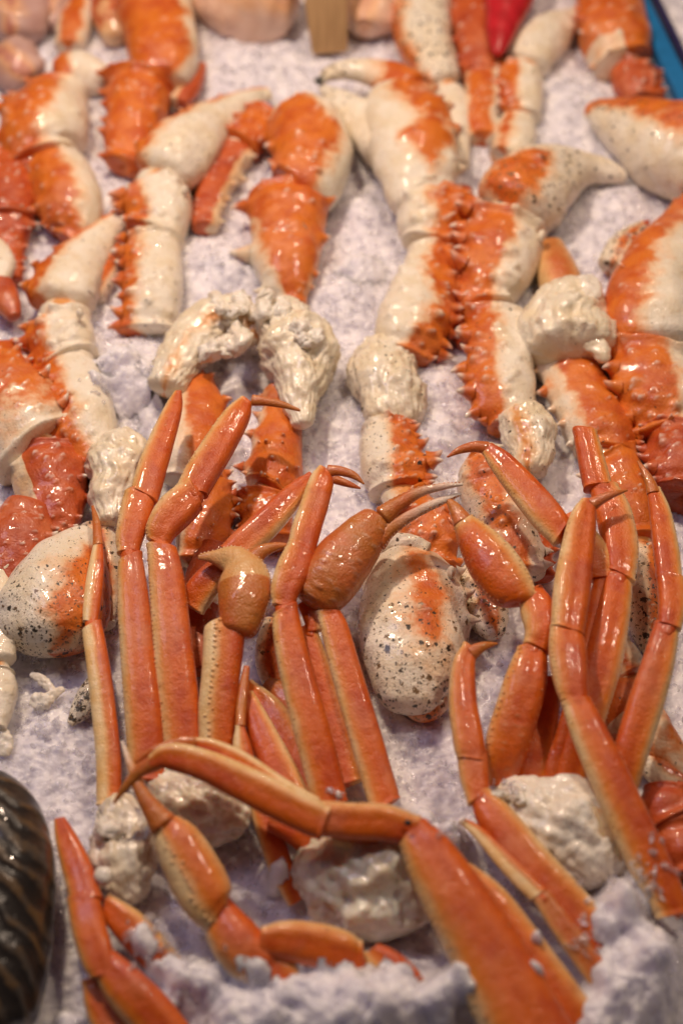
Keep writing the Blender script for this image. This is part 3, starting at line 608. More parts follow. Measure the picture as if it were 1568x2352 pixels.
A = cluster('left snow crab cluster with tall upright orange legs and a golden claw arm', 290, 1900)
snowleg(A, [tipseg([(213, 1162, 3, 4.0), (222, 1200, 9, 4.2), (226, 1255, 13, 4.4)], o=(-2, 2)),
            sn('lower_segment', [(226, 1250, 12, 4.4), (222, 1300, 20, 4.4), (214, 1370, 24, 4.2), (208, 1430, 20, 4.0)], -1, .9, beads=()),
            sn('leg', [(212, 1440, 27, 4.0), (225, 1520, 30, 3.8), (240, 1640, 32, 3.0), (250, 1750, 33, 2.2), (250, 1850, 32, 1.4)], -1, 1.0, beads=())])
snowleg(A, [sn('lower_segment', [(409, 900, 9, 7), (400, 935, 22, 7), (376, 1000, 32, 6.9), (350, 1075, 38, 6.7), (332, 1140, 38, 6.5)], -1, .35),
            sn('knee_segment', [(325, 1130, 42, 6.4), (312, 1180, 42, 6.3), (298, 1235, 36, 6.1), (295, 1270, 28, 6)], -1, .3),
            sn('leg', [(300, 1282, 31, 6), (306, 1370, 40, 5.6), (316, 1500, 44, 4.8), (330, 1640, 48, 3.8), (338, 1790, 46, 2.4)], -1, .35)])
snowleg(A, [tipseg([(690, 943, 3, 7.5), (650, 930, 8, 7.6), (610, 922, 11, 7.6), (578, 919, 14, 7.5)]),
            sn('lower_segment', [(566, 921, 17, 7.4), (545, 955, 34, 7.3), (505, 1020, 42, 7.2), (465, 1085, 44, 7), (438, 1135, 42, 6.8)], -1, .25),
            sn('knee_segment', [(445, 1135, 44, 6.8), (405, 1172, 50, 6.6), (372, 1215, 42, 6.4), (362, 1250, 30, 6.1)], -1, .25),
            sn('leg', [(372, 1258, 38, 6.1), (384, 1340, 46, 5.7), (395, 1460, 50, 5), (408, 1590, 53, 4), (425, 1740, 52, 2.6)], -1, .35)])
snowleg(A, [S('claw_finger', [(668, 1252, 3, 7.2), (635, 1255, 10, 7.2), (600, 1268, 17, 7), (580, 1290, 24, 6.6)], mat=GOLD, o=-.0 or 1, cap=(.1, .2), ang=18),
            S('claw', [(455, 1280, 5, 6.4), (490, 1280, 16, 6.4), (540, 1292, 40, 6.4), (562, 1335, 60, 6.3), (560, 1385, 60, 6.2), (550, 1430, 48, 6), (540, 1462, 36, 5.8)], mat=GOLD, o=lambda t, l, d: np.where(t < .55, -.35+.2*d, .7), beads=((.9, .06, .16),), amp=.05, sq=2.4),
            sn('leg', [(516, 1432, 52, 5.8), (516, 1452, 54, 5.7), (508, 1540, 50, 5), (500, 1630, 50, 4.1), (498, 1730, 44, 3)], -1, .75, beads=((-.36, .07, .2), (.75, .03, .3)))], 'golden claw arm with a cream stripe down its left side')
build(S('shoulder', [(245, 1850, 36, 1.8), (278, 1900, 58, 2.2), (290, 1960, 68, 2.2), (300, 2030, 54, 1.6), (320, 2070, 30, .8)], mat=MEAT, o=None, amp=.2, ridge=True, folds=.8), A)
for f_ in flakes(285, 1900, 3.9, 60, 9, 24): build(f_, A)
build(S('shoulder', [(330, 1800, 40, 1.4), (430, 1840, 70, 1.8), (520, 1860, 70, 1.8), (570, 1880, 40, 1.0)], mat=GLASSY, o=None, amp=.2, ridge=True, folds=.5, nsc=1.3), A)
build(S('white_meat', [(222, 2000, 16, 4), (240, 2012, 22, 4.2), (262, 2018, 16, 4)], mat=WHITE, amp=.08, cap=(.8, .8)), A)

B = cluster('middle snow crab cluster with square cut leg and knobbly brown claw with white fingertips', 830, 2020)
snowleg(B, [tipseg([(836, 1112, 2, 8), (812, 1092, 9, 8.2), (780, 1082, 12, 8.2), (752, 1082, 15, 8)]),
            sn('lower_segment', [(746, 1080, 17, 8), (738, 1105, 32, 7.9), (722, 1160, 36, 7.8), (702, 1220, 38, 7.6), (692, 1265, 36, 7.4)], -1, .35),
            sn('knee_segment', [(692, 1262, 38, 7.4), (674, 1310, 46, 7.2), (655, 1355, 38, 7), (650, 1395, 28, 6.7)], -1, .3),
            sn('leg', [(655, 1402, 33, 6.7), (664, 1470, 40, 6.3), (690, 1580, 45, 5.5), (722, 1700, 47, 4.5), (762, 1860, 46, 2.8)], -1, .3)])
snowleg(B, [tipseg([(828, 1122, 2, 6.6), (800, 1112, 8, 6.8), (760, 1098, 12, 6.8)]),
            sn('lower_segment', [(716, 1095, 14, 6.6), (680, 1130, 28, 6.4), (620, 1195, 38, 6), (560, 1250, 40, 5.6), (530, 1275, 34, 5.4)], 1, .3),
            sn('leg', [(530, 1290, 34, 5.2), (475, 1340, 40, 4.4), (440, 1390, 40, 3.6)], 1, .3)], 'shaded leg reaching down left behind the golden claw')
snowleg(B, [sn('leg', [(755, 1408, 30, 5.6), (770, 1450, 36, 5.3), (800, 1560, 40, 4.6), (838, 1690, 42, 3.6), (885, 1850, 42, 2.2)], -1, .35, cap=(.04, .1))], 'leg cut off square at its top')
snowleg(B, [S('claw_finger', [(1062, 1112, 4, 9), (1020, 1117, 8, 9), (965, 1130, 12, 8.6), (915, 1158, 19, 8.2), (875, 1190, 26, 7.8)], mat=GOLD, o=1, tipz=(.62, .0), cap=(.1, .2), ang=20, beads=((-.9, .12, .5),)),
            S('thumb', [(1058, 1134, 4, 8.4), (1010, 1152, 10, 8.2), (950, 1180, 13, 7.8), (895, 1215, 18, 7.4), (860, 1250, 26, 7)], mat=GOLD, o=1, tipz=(.75, .1), cap=(.1, .2), ang=20, beads=((.8, .16, .5),)),
            S('leg', [(872, 1185, 34, 7.4), (840, 1225, 52, 7.1), (795, 1280, 66, 6.6), (750, 1340, 68, 6.1), (712, 1395, 50, 5.5)], mat=GOLD, o=1, spines=((45, -.85, .9, .05, .05, .35),), amp=.03, sq=2.3)], 'knobbly brown orange claw with white fingertips')
snowleg(B, [sn('knee_segment', [(700, 1385, 20, 5), (720, 1420, 26, 4.8), (722, 1450, 20, 4.6)], 1, .5),
            sn('leg', [(705, 1440, 22, 4.4), (735, 1540, 30, 3.8), (775, 1680, 36, 2.8), (800, 1800, 36, 2)], 1, .25)], 'dark shaded leg behind the square cut leg')
snowleg(B, [tipseg([(567, 1530, 7, 5), (560, 1575, 11, 4.8), (554, 1625, 12, 4.6), (552, 1670, 12, 4.6)]),
            sn('lower_segment', [(552, 1670, 12, 4.6), (556, 1715, 24, 4.2), (570, 1790, 28, 3.6)], -1, .9, beads=()),
            sn('leg', [(585, 1800, 26, 3.2), (612, 1890, 32, 2.6), (645, 1990, 32, 1.8), (680, 2070, 24, .8)], -1, .3)], 'thin golden leg standing behind the crossing leg')
snowleg(B, [sn('leg', [(565, 1590, 18, 3.8), (600, 1680, 36, 3.4), (650, 1790, 46, 2.8), (700, 1900, 44, 2)], 1, .2)], 'deep orange leg in shade')
snowleg(B, [sn('leg', [(568, 1570, 16, 2.6), (625, 1640, 38, 2.4), (680, 1740, 42, 2), (720, 1830, 40, 1.6)], 1, .3)], 'dark red leg in deep shade')
build(S('shoulder', [(610, 1565, 14, 1.8), (650, 1600, 32, 1.8), (690, 1660, 34, 1.4), (710, 1740, 26, 1)], mat=GOLD, o=1, amp=.03), B)
snowleg(B, [sn('leg', [(620, 1890, 22, 3.2), (690, 1915, 38, 3.0), (740, 1960, 40, 2.0)], 1, .2)], 'stubby dark leg below the crossing leg')
build(S('shoulder', [(690, 1950, 50, 1.2), (760, 1985, 100, 1.6), (830, 2030, 130, 1.7), (880, 2090, 110, 1.2), (900, 2160, 60, .4)], mat=GLASSY, o=None, amp=.2, ridge=True, folds=.5, nsc=1.4), B)

X = cluster('snow crab cluster whose long leg crosses from lower left to bottom right', 1150, 2350)
snowleg(X, [tipseg([(262, 1845, 3, 6.2), (285, 1812, 9, 6.8), (320, 1772, 15, 7.4), (365, 1748, 20, 7.8)]),
            sn('lower_segment', [(345, 1752, 16, 7.8), (390, 1738, 34, 8), (470, 1758, 40, 8), (570, 1805, 46, 7.9), (670, 1855, 48, 7.7), (745, 1890, 46, 7.5)], 1, .3, label=None),
            sn('knee_segment', [(720, 1878, 46, 7.5), (800, 1886, 47, 7.3), (880, 1890, 48, 7.1), (948, 1908, 40, 6.8)], 1, .12, subs=[S('dark_scar', [(928, 1888, 5, 8.05), (936, 1890, 7, 8.1), (944, 1893, 5, 8.05)], mat=plain('scar', (.03, .02, .02)), flat=.5, step=2, cap=(.8, .8))]),
            sn('leg', [(940, 1892, 40, 6.8), (985, 1965, 68, 6.5), (1045, 2065, 84, 6), (1118, 2190, 96, 5.2), (1200, 2350, 110, 4.2), (1290, 2520, 118, 3.0)], -1, .25, sq=2.4)])
snowleg(X, [tipseg([(310, 1752, 4, 7.2), (350, 1725, 9, 7.6), (410, 1706, 12, 7.8), (450, 1705, 14, 7.8)]),
            sn('lower_segment', [(440, 1704, 12, 7.4), (490, 1718, 22, 7.4), (560, 1755, 28, 7.3), (640, 1808, 28, 7.2), (720, 1850, 24, 7)], 1, .4),
            sn('leg', [(760, 1915, 26, 5.6), (850, 1932, 28, 5.4), (930, 1940, 26, 5.2)], -1, .6)], 'thinner leg running alongside the crossing leg')
snowleg(X, [sn('leg', [(1040, 1985, 28, 4.8), (1120, 2070, 52, 4.4), (1200, 2180, 60, 3.8), (1300, 2320, 62, 3.0), (1380, 2430, 60, 1.8)], 1, .15, sq=2.4)], 'broad leg half buried in ice')

Cc = cluster('right snow crab cluster, many legs fanning up from a glassy white shoulder', 1280, 1880)
snowleg(Cc, [tipseg([(1026, 1050, 2, 8), (1055, 1034, 9, 8.2), (1090, 1026, 13, 8.2), (1122, 1030, 16, 8)]),
             sn('lower_segment', [(1118, 1030, 18, 8), (1150, 1062, 32, 7.9), (1200, 1120, 40, 7.7), (1250, 1180, 44, 7.5), (1288, 1225, 36, 7.2)], -1, .3),
             sn('knee_segment', [(1300, 1190, 30, 7), (1325, 1235, 48, 6.8), (1365, 1290, 48, 6.6), (1385, 1330, 34, 6.4)], 1, .3),
             sn('leg', [(1388, 1330, 28, 6.3), (1378, 1400, 34, 6), (1355, 1500, 34, 5.4), (1325, 1620, 34, 4.6), (1290, 1760, 40, 2.6)], 1, .35)])
snowleg(Cc, [S('claw_finger', [(1022, 1142, 4, 8.2), (1042, 1165, 14, 8.2), (1065, 1205, 26, 8)], mat=GOLD, o=1, cap=(.1, .2), ang=18),
             S('claw', [(1060, 1195, 26, 8), (1090, 1235, 48, 7.8), (1128, 1290, 64, 7.6), (1168, 1345, 62, 7.3), (1200, 1390, 44, 7)], mat=SNOW, o=lambda t, l, d: np.minimum(.72-l, t*5-.3), sq=2.3, flat=.75, spines=((26, -.95, .6, .035, .035, .2),), beads=((.85, .06, .2), (-.9, .05, .2)), spk=.35),
             S('wrist', [(1218, 1368, 36, 7), (1238, 1410, 48, 6.9), (1244, 1455, 46, 6.7), (1228, 1490, 34, 6.5)], mat=SNOW, o=(-.75, 2), flat=.75, amp=.05, sq=2.4),
             sn('leg', [(1222, 1488, 38, 6.4), (1208, 1560, 54, 5.9), (1182, 1650, 58, 5), (1158, 1730, 54, 4), (1148, 1800, 36, 2.8)], -1, .1, beads=((-.88, .07, .3), (.8, .05, .4)), spines=((18, -.8, .8, .03, .03, .3),), sq=2.3)], 'claw arm with smooth red orange claw')
snowleg(Cc, [tipseg([(1440, 1126, 2, 9.4), (1410, 1134, 8, 9.5), (1380, 1146, 12, 9.4), (1355, 1160, 17, 9.2)]),
             sn('lower_segment', [(1350, 1150, 19, 9.2), (1338, 1190, 34, 9), (1324, 1270, 44, 8.7), (1312, 1360, 48, 8.4), (1302, 1450, 44, 8)], -1, .3, groove=.1),
             sn('knee_segment', [(1296, 1440, 38, 8), (1302, 1490, 48, 7.8), (1308, 1550, 46, 7.5), (1318, 1615, 34, 7.2)], -1, .25),
             sn('leg', [(1322, 1612, 38, 7.2), (1350, 1680, 46, 6.9), (1400, 1790, 52, 6.2), (1455, 1910, 54, 5.2), (1505, 2015, 54, 4.2), (1545, 2098, 46, 3.4)], -1, .35)])
snowleg(Cc, [sn('lower_segment', [(1342, 992, 30, 7.5), (1355, 1050, 34, 7.4), (1372, 1120, 38, 7.3)], 1, .2, cap=(.03, .1)),
             sn('middle_segment', [(1385, 1120, 36, 7.2), (1408, 1180, 46, 7.1), (1424, 1260, 46, 6.9), (1424, 1325, 36, 6.7)], 1, .25),
             sn('leg', [(1420, 1325, 34, 6.6), (1406, 1410, 44, 6.2), (1380, 1530, 50, 5.4), (1345, 1650, 48, 4.2), (1310, 1790, 44, 2.4)], 1, .2)], 'leg with square cut upper end')
snowleg(Cc, [tipseg([(1463, 1058, 2, 8.6), (1476, 1078, 7, 8.6), (1492, 1108, 12, 8.5), (1500, 1135, 16, 8.4)]),
             sn('lower_segment', [(1500, 1125, 17, 8.3), (1515, 1180, 28, 8.2), (1528, 1260, 33, 8), (1536, 1330, 33, 7.8)], 1, .3),
             sn('knee_segment', [(1538, 1325, 36, 7.8), (1544, 1380, 38, 7.6), (1536, 1440, 30, 7.4)], 1, .25),
             sn('leg', [(1530, 1440, 32, 7.2), (1508, 1530, 42, 6.6), (1474, 1640, 46, 5.6), (1435, 1770, 44, 4.2), (1400, 1900, 38, 2)], 1, .3)], 'rightmost leg with pinkish bloom')
snowleg(Cc, [sn('leg', [(1262, 1560, 30, 4), (1240, 1680, 42, 3.2), (1215, 1800, 38, 2)], 1, .1)], 'dark leg in shade')
snowleg(Cc, [sn('leg', [(1320, 1650, 30, 3.4), (1290, 1740, 42, 2.8), (1275, 1810, 34, 2)], 1, .1)], 'short dark leg in shade beside the glassy shoulder')
build(S('shoulder', [(1130, 1830, 40, 2), (1210, 1860, 78, 2.6), (1290, 1900, 100, 2.8), (1360, 1960, 90, 2.2), (1410, 2020, 50, 1.2)], mat=WHITE, o=None, amp=.16, nsc=1.3, folds=.35, spk=.2), Cc)
for f_ in flakes(1160, 1830, 4.6, 50, 7, 21): build(f_, Cc)
build(S('glassy_membrane', [(1290, 1830, 20, 4.6), (1350, 1860, 40, 4.4), (1390, 1920, 50, 3.8), (1412, 2000, 36, 2.4)], mat=GLASSY, o=(-.2, .25), amp=.08, ridge=True), Cc)

Dd = cluster('snow crab piece with one slim leg and a thin golden leg under lower right ice', 1250, 2280)
snowleg(Dd, [tipseg([(1142, 1478, 2, 6.6), (1118, 1482, 9, 6.7), (1098, 1490, 14, 6.6), (1080, 1502, 19, 6.4)]),
             sn('lower_segment', [(1078, 1488, 20, 6.4), (1064, 1530, 30, 6.2), (1062, 1610, 36, 5.8), (1075, 1700, 40, 5.4), (1082, 1745, 36, 5.1)], -1, .2, groove=.1),
             sn('knee_segment', [(1084, 1722, 40, 5.1), (1088, 1780, 38, 4.8), (1098, 1835, 30, 4.6)], -1, .2),
             sn('leg', [(1100, 1828, 30, 4.6), (1145, 1890, 50, 4.5), (1220, 1985, 56, 4.2), (1310, 2090, 60, 3.6), (1400, 2190, 54, 2.8), (1450, 2240, 30, 2)], 1, .2, sq=2.4)])
snowleg(Dd, [sn('lower_segment', [(1062, 1886, 10, 4.6), (1100, 1915, 17, 4.6), (1165, 1985, 24, 4.6), (1235, 2055, 26, 4.4)], -1, 1.3, beads=(), mat=SNOW),
             sn('leg', [(1240, 2055, 22, 4.4), (1300, 2140, 28, 4), (1370, 2235, 30, 3.4), (1435, 2320, 24, 2.8)], -1, .4, mat=GOLD)], 'thin golden leg')

E = cluster('bottom left snow crab piece with long pale fingered claw lying over the ice', 560, 2180)
snowleg(E, [S('claw_finger', [(280, 1702, 3, 7.4), (295, 1745, 8, 7.2), (320, 1810, 15, 6.8), (350, 1860, 24, 6.4), (380, 1900, 36, 6)], mat=GOLD, o=lambda t, l, d: t*1.2-.3+0*l, tipz=(.35, .0), cap=(.1, .2), ang=20),
            S('claw', [(375, 1885, 36, 5.8), (412, 1940, 62, 5.4), (450, 2010, 72, 4.8), (482, 2070, 66, 4.4), (510, 2110, 44, 4)], mat=SNOW, o=lambda t, l, d: np.minimum(l+.25, .95-l), sq=2.3, flat=.75, beads=((-.35, .07, .2), (.85, .05, .2))),
            S('wrist', [(500, 2100, 48, 3.8), (540, 2160, 66, 3.6), (590, 2210, 60, 3.2), (625, 2235, 36, 2.8)], mat=SNOW, o=(-.7, 2), flat=.75, amp=.05),
            sn('leg', [(600, 2160, 34, 4.2), (655, 2160, 50, 4.2), (730, 2172, 56, 4.1), (790, 2190, 54, 3.9), (830, 2200, 40, 3.7)], 1, .1, sq=2.4)], 'claw arm with pale stripe')
snowleg(E, [sn('leg', [(850, 2190, 34, 3.4), (900, 2222, 40, 3.4), (945, 2260, 34, 3), (975, 2310, 22, 2.2)], 1, .1, o=lambda t, l, d: l*.8+.1+t)], 'short half white segment')
snowleg(E, [sn('leg', [(600, 2210, 30, 3), (640, 2235, 48, 3), (675, 2290, 44, 2.4), (690, 2350, 26, 1.6)], 1, .1, sq=2.4)], 'stub bent down into the ice')
G = cluster('snow crab legs folded beside the dark striped shell at the bottom left corner', 260, 2330)
snowleg(G, [sn('lower_segment', [(138, 1882, 14, 3.6), (150, 1920, 26, 3.6), (176, 1990, 38, 3.6), (200, 2070, 42, 3.6)], -1, .15),
            sn('knee_segment', [(192, 2065, 42, 3.6), (205, 2130, 44, 3.6), (225, 2200, 42, 3.4), (240, 2240, 34, 3.2)], -1, .15),
            sn('leg', [(235, 2205, 36, 3.2), (290, 2270, 56, 3), (350, 2335, 60, 2.4), (420, 2420, 56, 1.6)], -1, .2, sq=2.4)])
snowleg(G, [sn('leg', [(210, 2250, 24, 2), (235, 2320, 40, 1.6), (290, 2420, 50, 1)], -1, .2)], 'lowest leg')
snowleg(G, [sn('leg', [(245, 2080, 28, 3), (300, 2130, 44, 2.8), (360, 2195, 44, 2.2), (430, 2270, 34, 1)], 1, .1)], 'leg partly covered by ice lumps')

for lb, ps in (('thin white feathery scrap of cartilage on the ice at left, upper of two', [(70, 1548, 7, .9), (98, 1562, 12, 1.0), (124, 1590, 9, .9)]),
               ('white feathery scrap of cartilage on the ice at left, lower and wider', [(72, 1602, 16, .9), (98, 1612, 20, 1.0), (122, 1596, 12, 1.1), (148, 1580, 6, 1.0)]),
               ('small rounded white scrap at the left edge above the striped shell', [(-8, 1690, 24, 1.2), (12, 1706, 22, 1.2), (8, 1738, 14, 1.0)])):
    thing('cartilage_scrap', lb, 'shell scrap', [S('scrap', ps, mat=WHITE, flat=.4, amp=.25, nsc=1.6, step=2.5)], group='white scraps on the ice', joints=False)
# ------------------------------------------------------------------ striped dark shell, bottom left
def stripes():
    m, N, L, B = nm('striped_dark_shell'); co = N.new('ShaderNodeTexCoord').outputs['Object']
    c0 = at(-190, 2480, .02)[0]; mp = N.new('ShaderNodeMapping'); mp.inputs['Location'].default_value = (-c0[0]*1.0, -c0[1]*.8, -.0); mp.inputs['Scale'].default_value = (1.0, .8, .3); L.new(co, mp.inputs[0])
    wv = N.new('ShaderNodeTexWave'); wv.wave_type = 'RINGS'; wv.rings_direction = 'SPHERICAL'; wv.inputs['Scale'].default_value = 30; wv.inputs['Distortion'].default_value = 5; wv.inputs['Detail'].default_value = 4; wv.inputs['Detail Scale'].default_value = 1.6
    L.new(mp.outputs[0], wv.inputs['Vector'])
    n = noi(N, L, co, 60, 5); c = mix(N, L, ss(N, L, n, .35, .65), (.12, .07, .03), (.06, .055, .05))
    c = mix(N, L, ss(N, L, wv.outputs['Fac'], .5, .95), (.022, .018, .016), c)
    L.new(c, B.inputs['Base Color']); B.inputs['Roughness'].default_value = .3; B.inputs['Coat Weight'].default_value = .3
    b = N.new('ShaderNodeBump'); b.inputs['Strength'].default_value = .5; b.inputs['Distance'].default_value = .002; L.new(wv.outputs['Fac'], b.inputs['Height']); L.new(b.outputs[0], B.inputs['Normal'])
    return m
sh = S('shell', [(-90, 1790, 60, 3.4), (-50, 1880, 130, 3.6), (-30, 1990, 152, 3.6), (-25, 2120, 150, 3.2), (-30, 2260, 140, 2.4), (-40, 2400, 110, 1.6)], mat=stripes(), amp=.03, ang=64, cap=(.6, .4), folds=1.1, flat=.8)
thing('striped_shellfish', 'dark brown and tan striped rounded shell cut off by the bottom left corner', 'shellfish', [sh], joints=False)

# ------------------------------------------------------------------ tray edge, stake, other seafood behind
def box_thing(name, label, cat, parts):
    e = bpy.data.objects.new(name, None); COL.objects.link(e); e.location = (*parts[0][1][0][:2], 0); e['label'] = label; e['category'] = cat
    for nme, quad, z0, z1, mat in parts:
        n = len(quad); V = [(p[0], p[1], z0) for p in quad]+[(p[0], p[1], z1) for p in quad]
        F = [list(range(n))[::-1], list(range(n, 2*n))]+[[i, (i+1) % n, n+(i+1) % n, n+i] for i in range(n)]
        o = make_mesh(nme, V, F, {}, mat, smooth=False); parent(o, e)
        bv = o.modifiers.new('bevel', 'BEVEL'); bv.width = .002; bv.segments = 3
def line(xa, ya, xb, yb, wd, h):
    a = at(xa, ya, h)[0][:2]; b = at(xb, yb, h)[0][:2]; d = (b-a)/np.linalg.norm(b-a); n = np.array([-d[1], d[0]])
    return [a, b, b-n*wd, a-n*wd] if n[0] < 0 else [a, b, b+n*wd, a+n*wd]
BLUE = plain('blue_plastic', (.015, .17, .42), .35); NAVY = plain('dark_plastic', (.03, .025, .10), .35); GREY = plain('grey_liner', (.22, .26, .34), .4)
box_thing('display_tray', 'blue plastic tray edge with dark purple lip at the top right corner', 'tray', [
    ('rim', line(1392, -120, 1632, 380, .020, .022), -.03, .022, BLUE), ('liner', line(1350, -120, 1600, 390, .022, .012), -.03, .010, GREY),
    ('lip', line(1452, -120, 1690, 380, .006, .022), -.03, .020, NAVY)])
wood = plain('pale_wood', (.52, .32, .15), .6, (.42, .25, .11), (240, 20, 20))
thing('wooden_stake', 'blurred flat pale wooden stake standing in the ice at the top centre', 'stake', [
    S('board', [(742, -150, 62, 10), (746, -40, 52, 6.5), (752, 50, 46, 3.2), (758, 122, 40, .3)], mat=wood, sq=9, flat=.12, amp=.004, cap=(.03, .03))], joints=False)
PINK = shell('pink_seafood_flesh', (.52, .22, .15), (.5, .18, .12), (.56, .36, .31), (.48, .28, .25), rough=.4, fine=350, bump=.5)
PEACH = shell('peach_seafood_flesh', (.74, .42, .27), (.7, .36, .22), (.84, .60, .46), (.78, .5, .36), rough=.4, fine=250, bump=.6)
for lb, ps, mt in (('blurred pinkish peeled seafood lump in the top left corner', [(10, -30, 60), (40, 30, 70), (30, 90, 50)], PINK),
                   ('blurred dusky pink lump below the one in the top left corner', [(-10, 120, 50), (40, 150, 60), (80, 190, 36)], PINK),
                   ('blurred pinkish white lump at the top edge left of the small shell segment', [(110, -40, 40), (120, 20, 46), (90, 60, 36)], PINK),
                   ('pale peach fillet at the top edge left of the wooden stake', [(440, -90, 80), (530, -40, 95), (610, -10, 100), (690, 10, 70)], PEACH),
                   ('pale peach fillet at the top edge right of the wooden stake', [(880, -90, 60), (860, -20, 74), (845, 30, 66), (835, 80, 36)], PEACH)):
    s = S('flesh', ps, mat=mt, amp=.22, ridge=True, flat=.55, folds=.5, o=(-.3, .1), cap=(.6, .6)); thing('seafood_piece', lb, 'seafood', [s], group='seafood pieces behind the crab', joints=False)
RED = plain('bright_red_shell', (.55, .02, .03), .3, (.42, .015, .02))
thing('red_claw_tip', 'blurred bright red tapered piece poking down at the top edge between crab legs', 'shellfish', [
    S('tip', [(1180, -90, 66), (1168, -10, 58), (1155, 50, 42), (1145, 100, 26), (1142, 125, 10)], mat=RED, h=3.6, amp=.05)], joints=False)

# ------------------------------------------------------------------ loose ice
BV = BVHTree.FromPolygons(ALLV, ALLF)
def drift():
    D = [(1420, 2095, 75), (1390, 2150, 45), (1475, 2220, 110), (1440, 2310, 120), (1400, 2350, 80), (1030, 2290, 55), (985, 2335, 75), (900, 2330, 105), (760, 2335, 115), (560, 2325, 105),
         (405, 2240, 55), (330, 2175, 38), (350, 2230, 34), (1225, 2190, 20), (1215, 2260, 26), (960, 1880, 40), (1005, 1925, 40), (1050, 1960, 36), (775, 1846, 15), (265, 815, 52), (300, 875, 56), (345, 925, 42), (240, 880, 36),
         (825, 470, 30), (830, 580, 70), (640, 2000, 34), (480, 2260, 60), (660, 2290, 50), (150, 2330, 50)]
    xs = np.arange(-.31, .36, .0013); ys = np.arange(-.43, .30, .0013); X, Y = np.meshgrid(xs, ys); Mk = np.full_like(X, -1.0)
    wx = .006*noise(np.stack([X/.014, Y/.014, 0*X], -1)); wy = .006*noise(np.stack([X/.014, Y/.014, 0*X+9], -1))
    for (x, y, r) in D:
        p, d = at(x, y, .025); r = r*d/FPX
        Mk = np.maximum(Mk, 1 - ((X+wx-p[0])**2+(Y+wy-p[1])**2)/(r*r))
    q = lambda s_, o_: np.stack([X/s_+o_, Y/s_, 0*X+o_*.3], -1)
    t = .0095*np.clip(Mk, -1, 1) + .0030*fbm(q(.016, 3), 3) + .0012*(billow(q(.006, 5), 2)-.6) - .0012
    Z0 = ice_h(X, Y); Z = Z0.copy(); idx = np.argwhere(Mk > -.6)
    for a, c in idx:
        hit = BV.ray_cast(Vector((X[a, c], Y[a, c], .3)), Vector((0, 0, -1)))
        if hit[0] is not None: Z[a, c] = max(Z[a, c], min(hit[0].z, .058))
    top = Z.copy()
    for _ in range(8):
        Z[1:-1, 1:-1] = (Z[1:-1, 1:-1]*2+Z[:-2, 1:-1]+Z[2:, 1:-1]+Z[1:-1, :-2]+Z[1:-1, 2:])/6
    t = t + .0006*rng.normal(size=t.shape)*.5; ok = (Mk > -.25) & (t > -.0008)
    Z = Z + t + cells(X+.0012*wx/.006, Y, .0070, 3, .0016, .0030) + cells(X, Y, .0042, 4, .0012, .0020)
    V = np.stack([X, Y, Z], -1).reshape(-1, 3); nx = len(xs)
    c4 = ok[:-1, :-1] & ok[1:, :-1] & ok[:-1, 1:] & ok[1:, 1:]
    a = (np.arange(len(ys)-1)[:, None]*nx+np.arange(nx-1)[None])[c4]; Q = np.stack([a, a+1, a+nx+1, a+nx], -1)
    used = np.unique(Q); mp = np.full(len(V), -1); mp[used] = np.arange(len(used)); Q = mp[Q]; V = V[used]
    me = bpy.data.meshes.new('ice_drift'); me.vertices.add(len(V)); me.vertices.foreach_set('co', V.ravel())
    me.loops.add(Q.size); me.loops.foreach_set('vertex_index', Q.ravel().astype(np.int32)); me.polygons.add(len(Q)); me.polygons.foreach_set('loop_start', np.arange(0, Q.size, 4))
    me.polygons.foreach_set('use_smooth', [True]*len(Q)); me.materials.append(ICE); me.update()
    o = bpy.data.objects.new('ice_drift', me); COL.objects.link(o); o['kind'] = 'stuff'
    o['label'] = 'slushy crushed ice heaped over the lower legs and beside the shoulders'; o['category'] = 'ice'
drift()
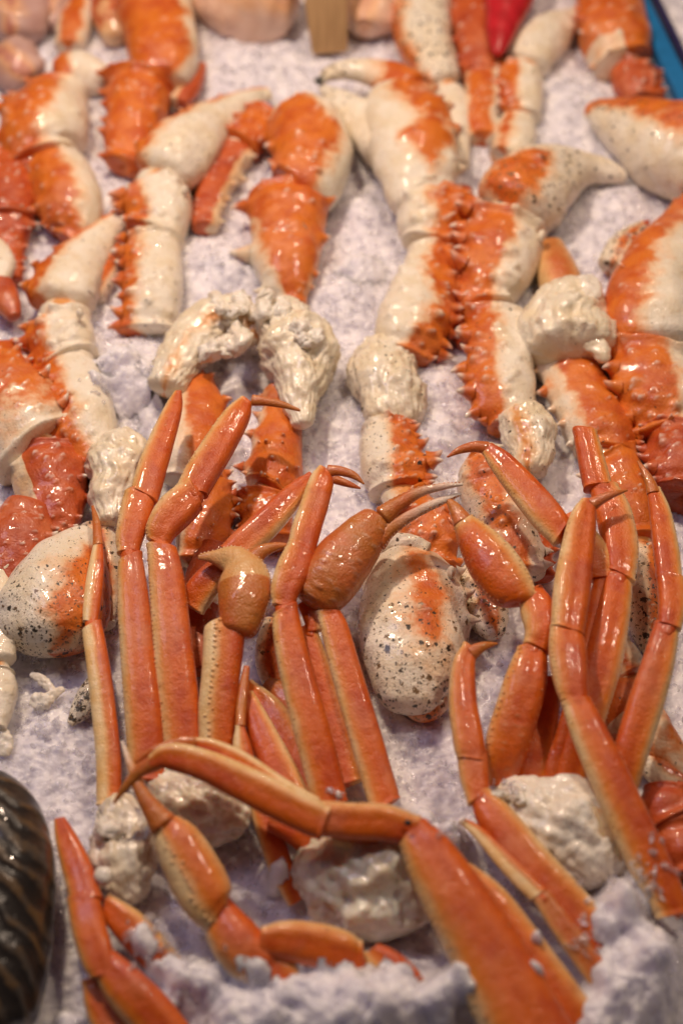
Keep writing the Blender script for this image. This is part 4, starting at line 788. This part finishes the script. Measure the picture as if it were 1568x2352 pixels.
def chips():
    ico_v = []; t = (1+5**.5)/2
    for a, b in ((-1, t), (1, t), (-1, -t), (1, -t)): ico_v += [(a, b, 0)]
    for a, b in ((-1, t), (1, t), (-1, -t), (1, -t)): ico_v += [(0, a, b)]
    for a, b in ((-1, t), (1, t), (-1, -t), (1, -t)): ico_v += [(b, 0, a)]
    IV = np.array(ico_v)/np.linalg.norm(ico_v[0])
    IF = [(0,11,5),(0,5,1),(0,1,7),(0,7,10),(0,10,11),(1,5,9),(5,11,4),(11,10,2),(10,7,6),(7,1,8),(3,9,4),(3,4,2),(3,2,6),(3,6,8),(3,8,9),(4,9,5),(2,4,11),(6,2,10),(8,6,7),(9,8,1)]
    IF = np.array(IF)
    pos = []; siz = []
    N1 = 20000
    X = rng.uniform(-.45, .5, N1*2); Y = rng.uniform(-.36, .75, N1*2)
    cl = noise(np.stack([X/.03, Y/.03, 0*X], -1)); kp = (rng.random(len(X)) < .5+.7*cl); X = X[kp]; Y = Y[kp]
    Z = ice_h(X, Y); pos.append(np.stack([X, Y, Z+.0006], -1)); siz.append(rng.gamma(2.0, .00075, len(X))+.0008)
    # ice lying on the legs
    for (x, y, r, n, big) in [(1420, 2080, 70, 260, 1.3), (1330, 2180, 40, 50, 1), (390, 2200, 70, 170, 1.5), (330, 2160, 40, 90, 1.4),
                              (770, 1848, 22, 30, .8), (960, 1900, 40, 120, 1.5), (1030, 1945, 45, 160, 1.5), (560, 2300, 90, 150, 1.3), (900, 2260, 60, 100, 1.3), (1480, 2230, 70, 200, 1.4),
                              (1440, 545, 30, 40, 1.2), (1170, 1820, 40, 50, 1.0), (300, 820, 80, 120, 1.4), (250, 900, 60, 80, 1.4), (800, 640, 90, 140, 1.2), (90, 1640, 60, 60, 1.6), (1480, 2020, 60, 60, 1.1), (720, 2330, 100, 160, 1.4)]:
        for _ in range(int(n*.35)):
            p, d = at(x+rng.normal()*r*.5, y+rng.normal()*r*.5, .03)
            hit = BV.ray_cast(Vector((p[0], p[1], .3)), Vector((0, 0, -1)))
            z = float(ice_h(np.array([p[0]]), np.array([p[1]]))[0])
            if hit[0] is not None and hit[0].z > z: z = hit[0].z
            pos.append(np.array([[p[0], p[1], z+.0006]])); siz.append(np.array([(rng.gamma(2.2, .0010)+.0006)*big]))
    pos = np.concatenate(pos); siz = np.minimum(np.concatenate(siz), .0034); n = len(pos)
    Rm = rng.normal(size=(n, 3, 3)); Rm, _ = np.linalg.qr(Rm); Rm[:, :, 0] *= np.sign(np.linalg.det(Rm))[:, None]
    loc = IV[None]*(1+rng.uniform(-.5, .5, (n, 12, 1)))*np.stack([rng.uniform(.7, 1.7, n), rng.uniform(.5, 1, n), rng.uniform(.3, .8, n)], -1)[:, None, :]
    V = np.einsum('nij,nkj->nki', Rm, loc)*siz[:, None, None] + pos[:, None, :]
    F = (IF[None]+np.arange(n)[:, None, None]*12).reshape(-1, 3); V = V.reshape(-1, 3)
    me = bpy.data.meshes.new('loose_ice_grains'); me.vertices.add(len(V)); me.vertices.foreach_set('co', V.ravel())
    me.loops.add(F.size); me.loops.foreach_set('vertex_index', F.ravel().astype(np.int32)); me.polygons.add(len(F))
    me.polygons.foreach_set('loop_start', np.arange(0, F.size, 3)); me.polygons.foreach_set('use_smooth', [False]*len(F)); me.materials.append(CHIP); me.update()
    o = bpy.data.objects.new('loose_ice_grains', me); COL.objects.link(o); o['kind'] = 'stuff'
    o['label'] = 'loose crushed ice grains scattered over the ice bed and the lower crab legs'; o['category'] = 'ice'
chips()
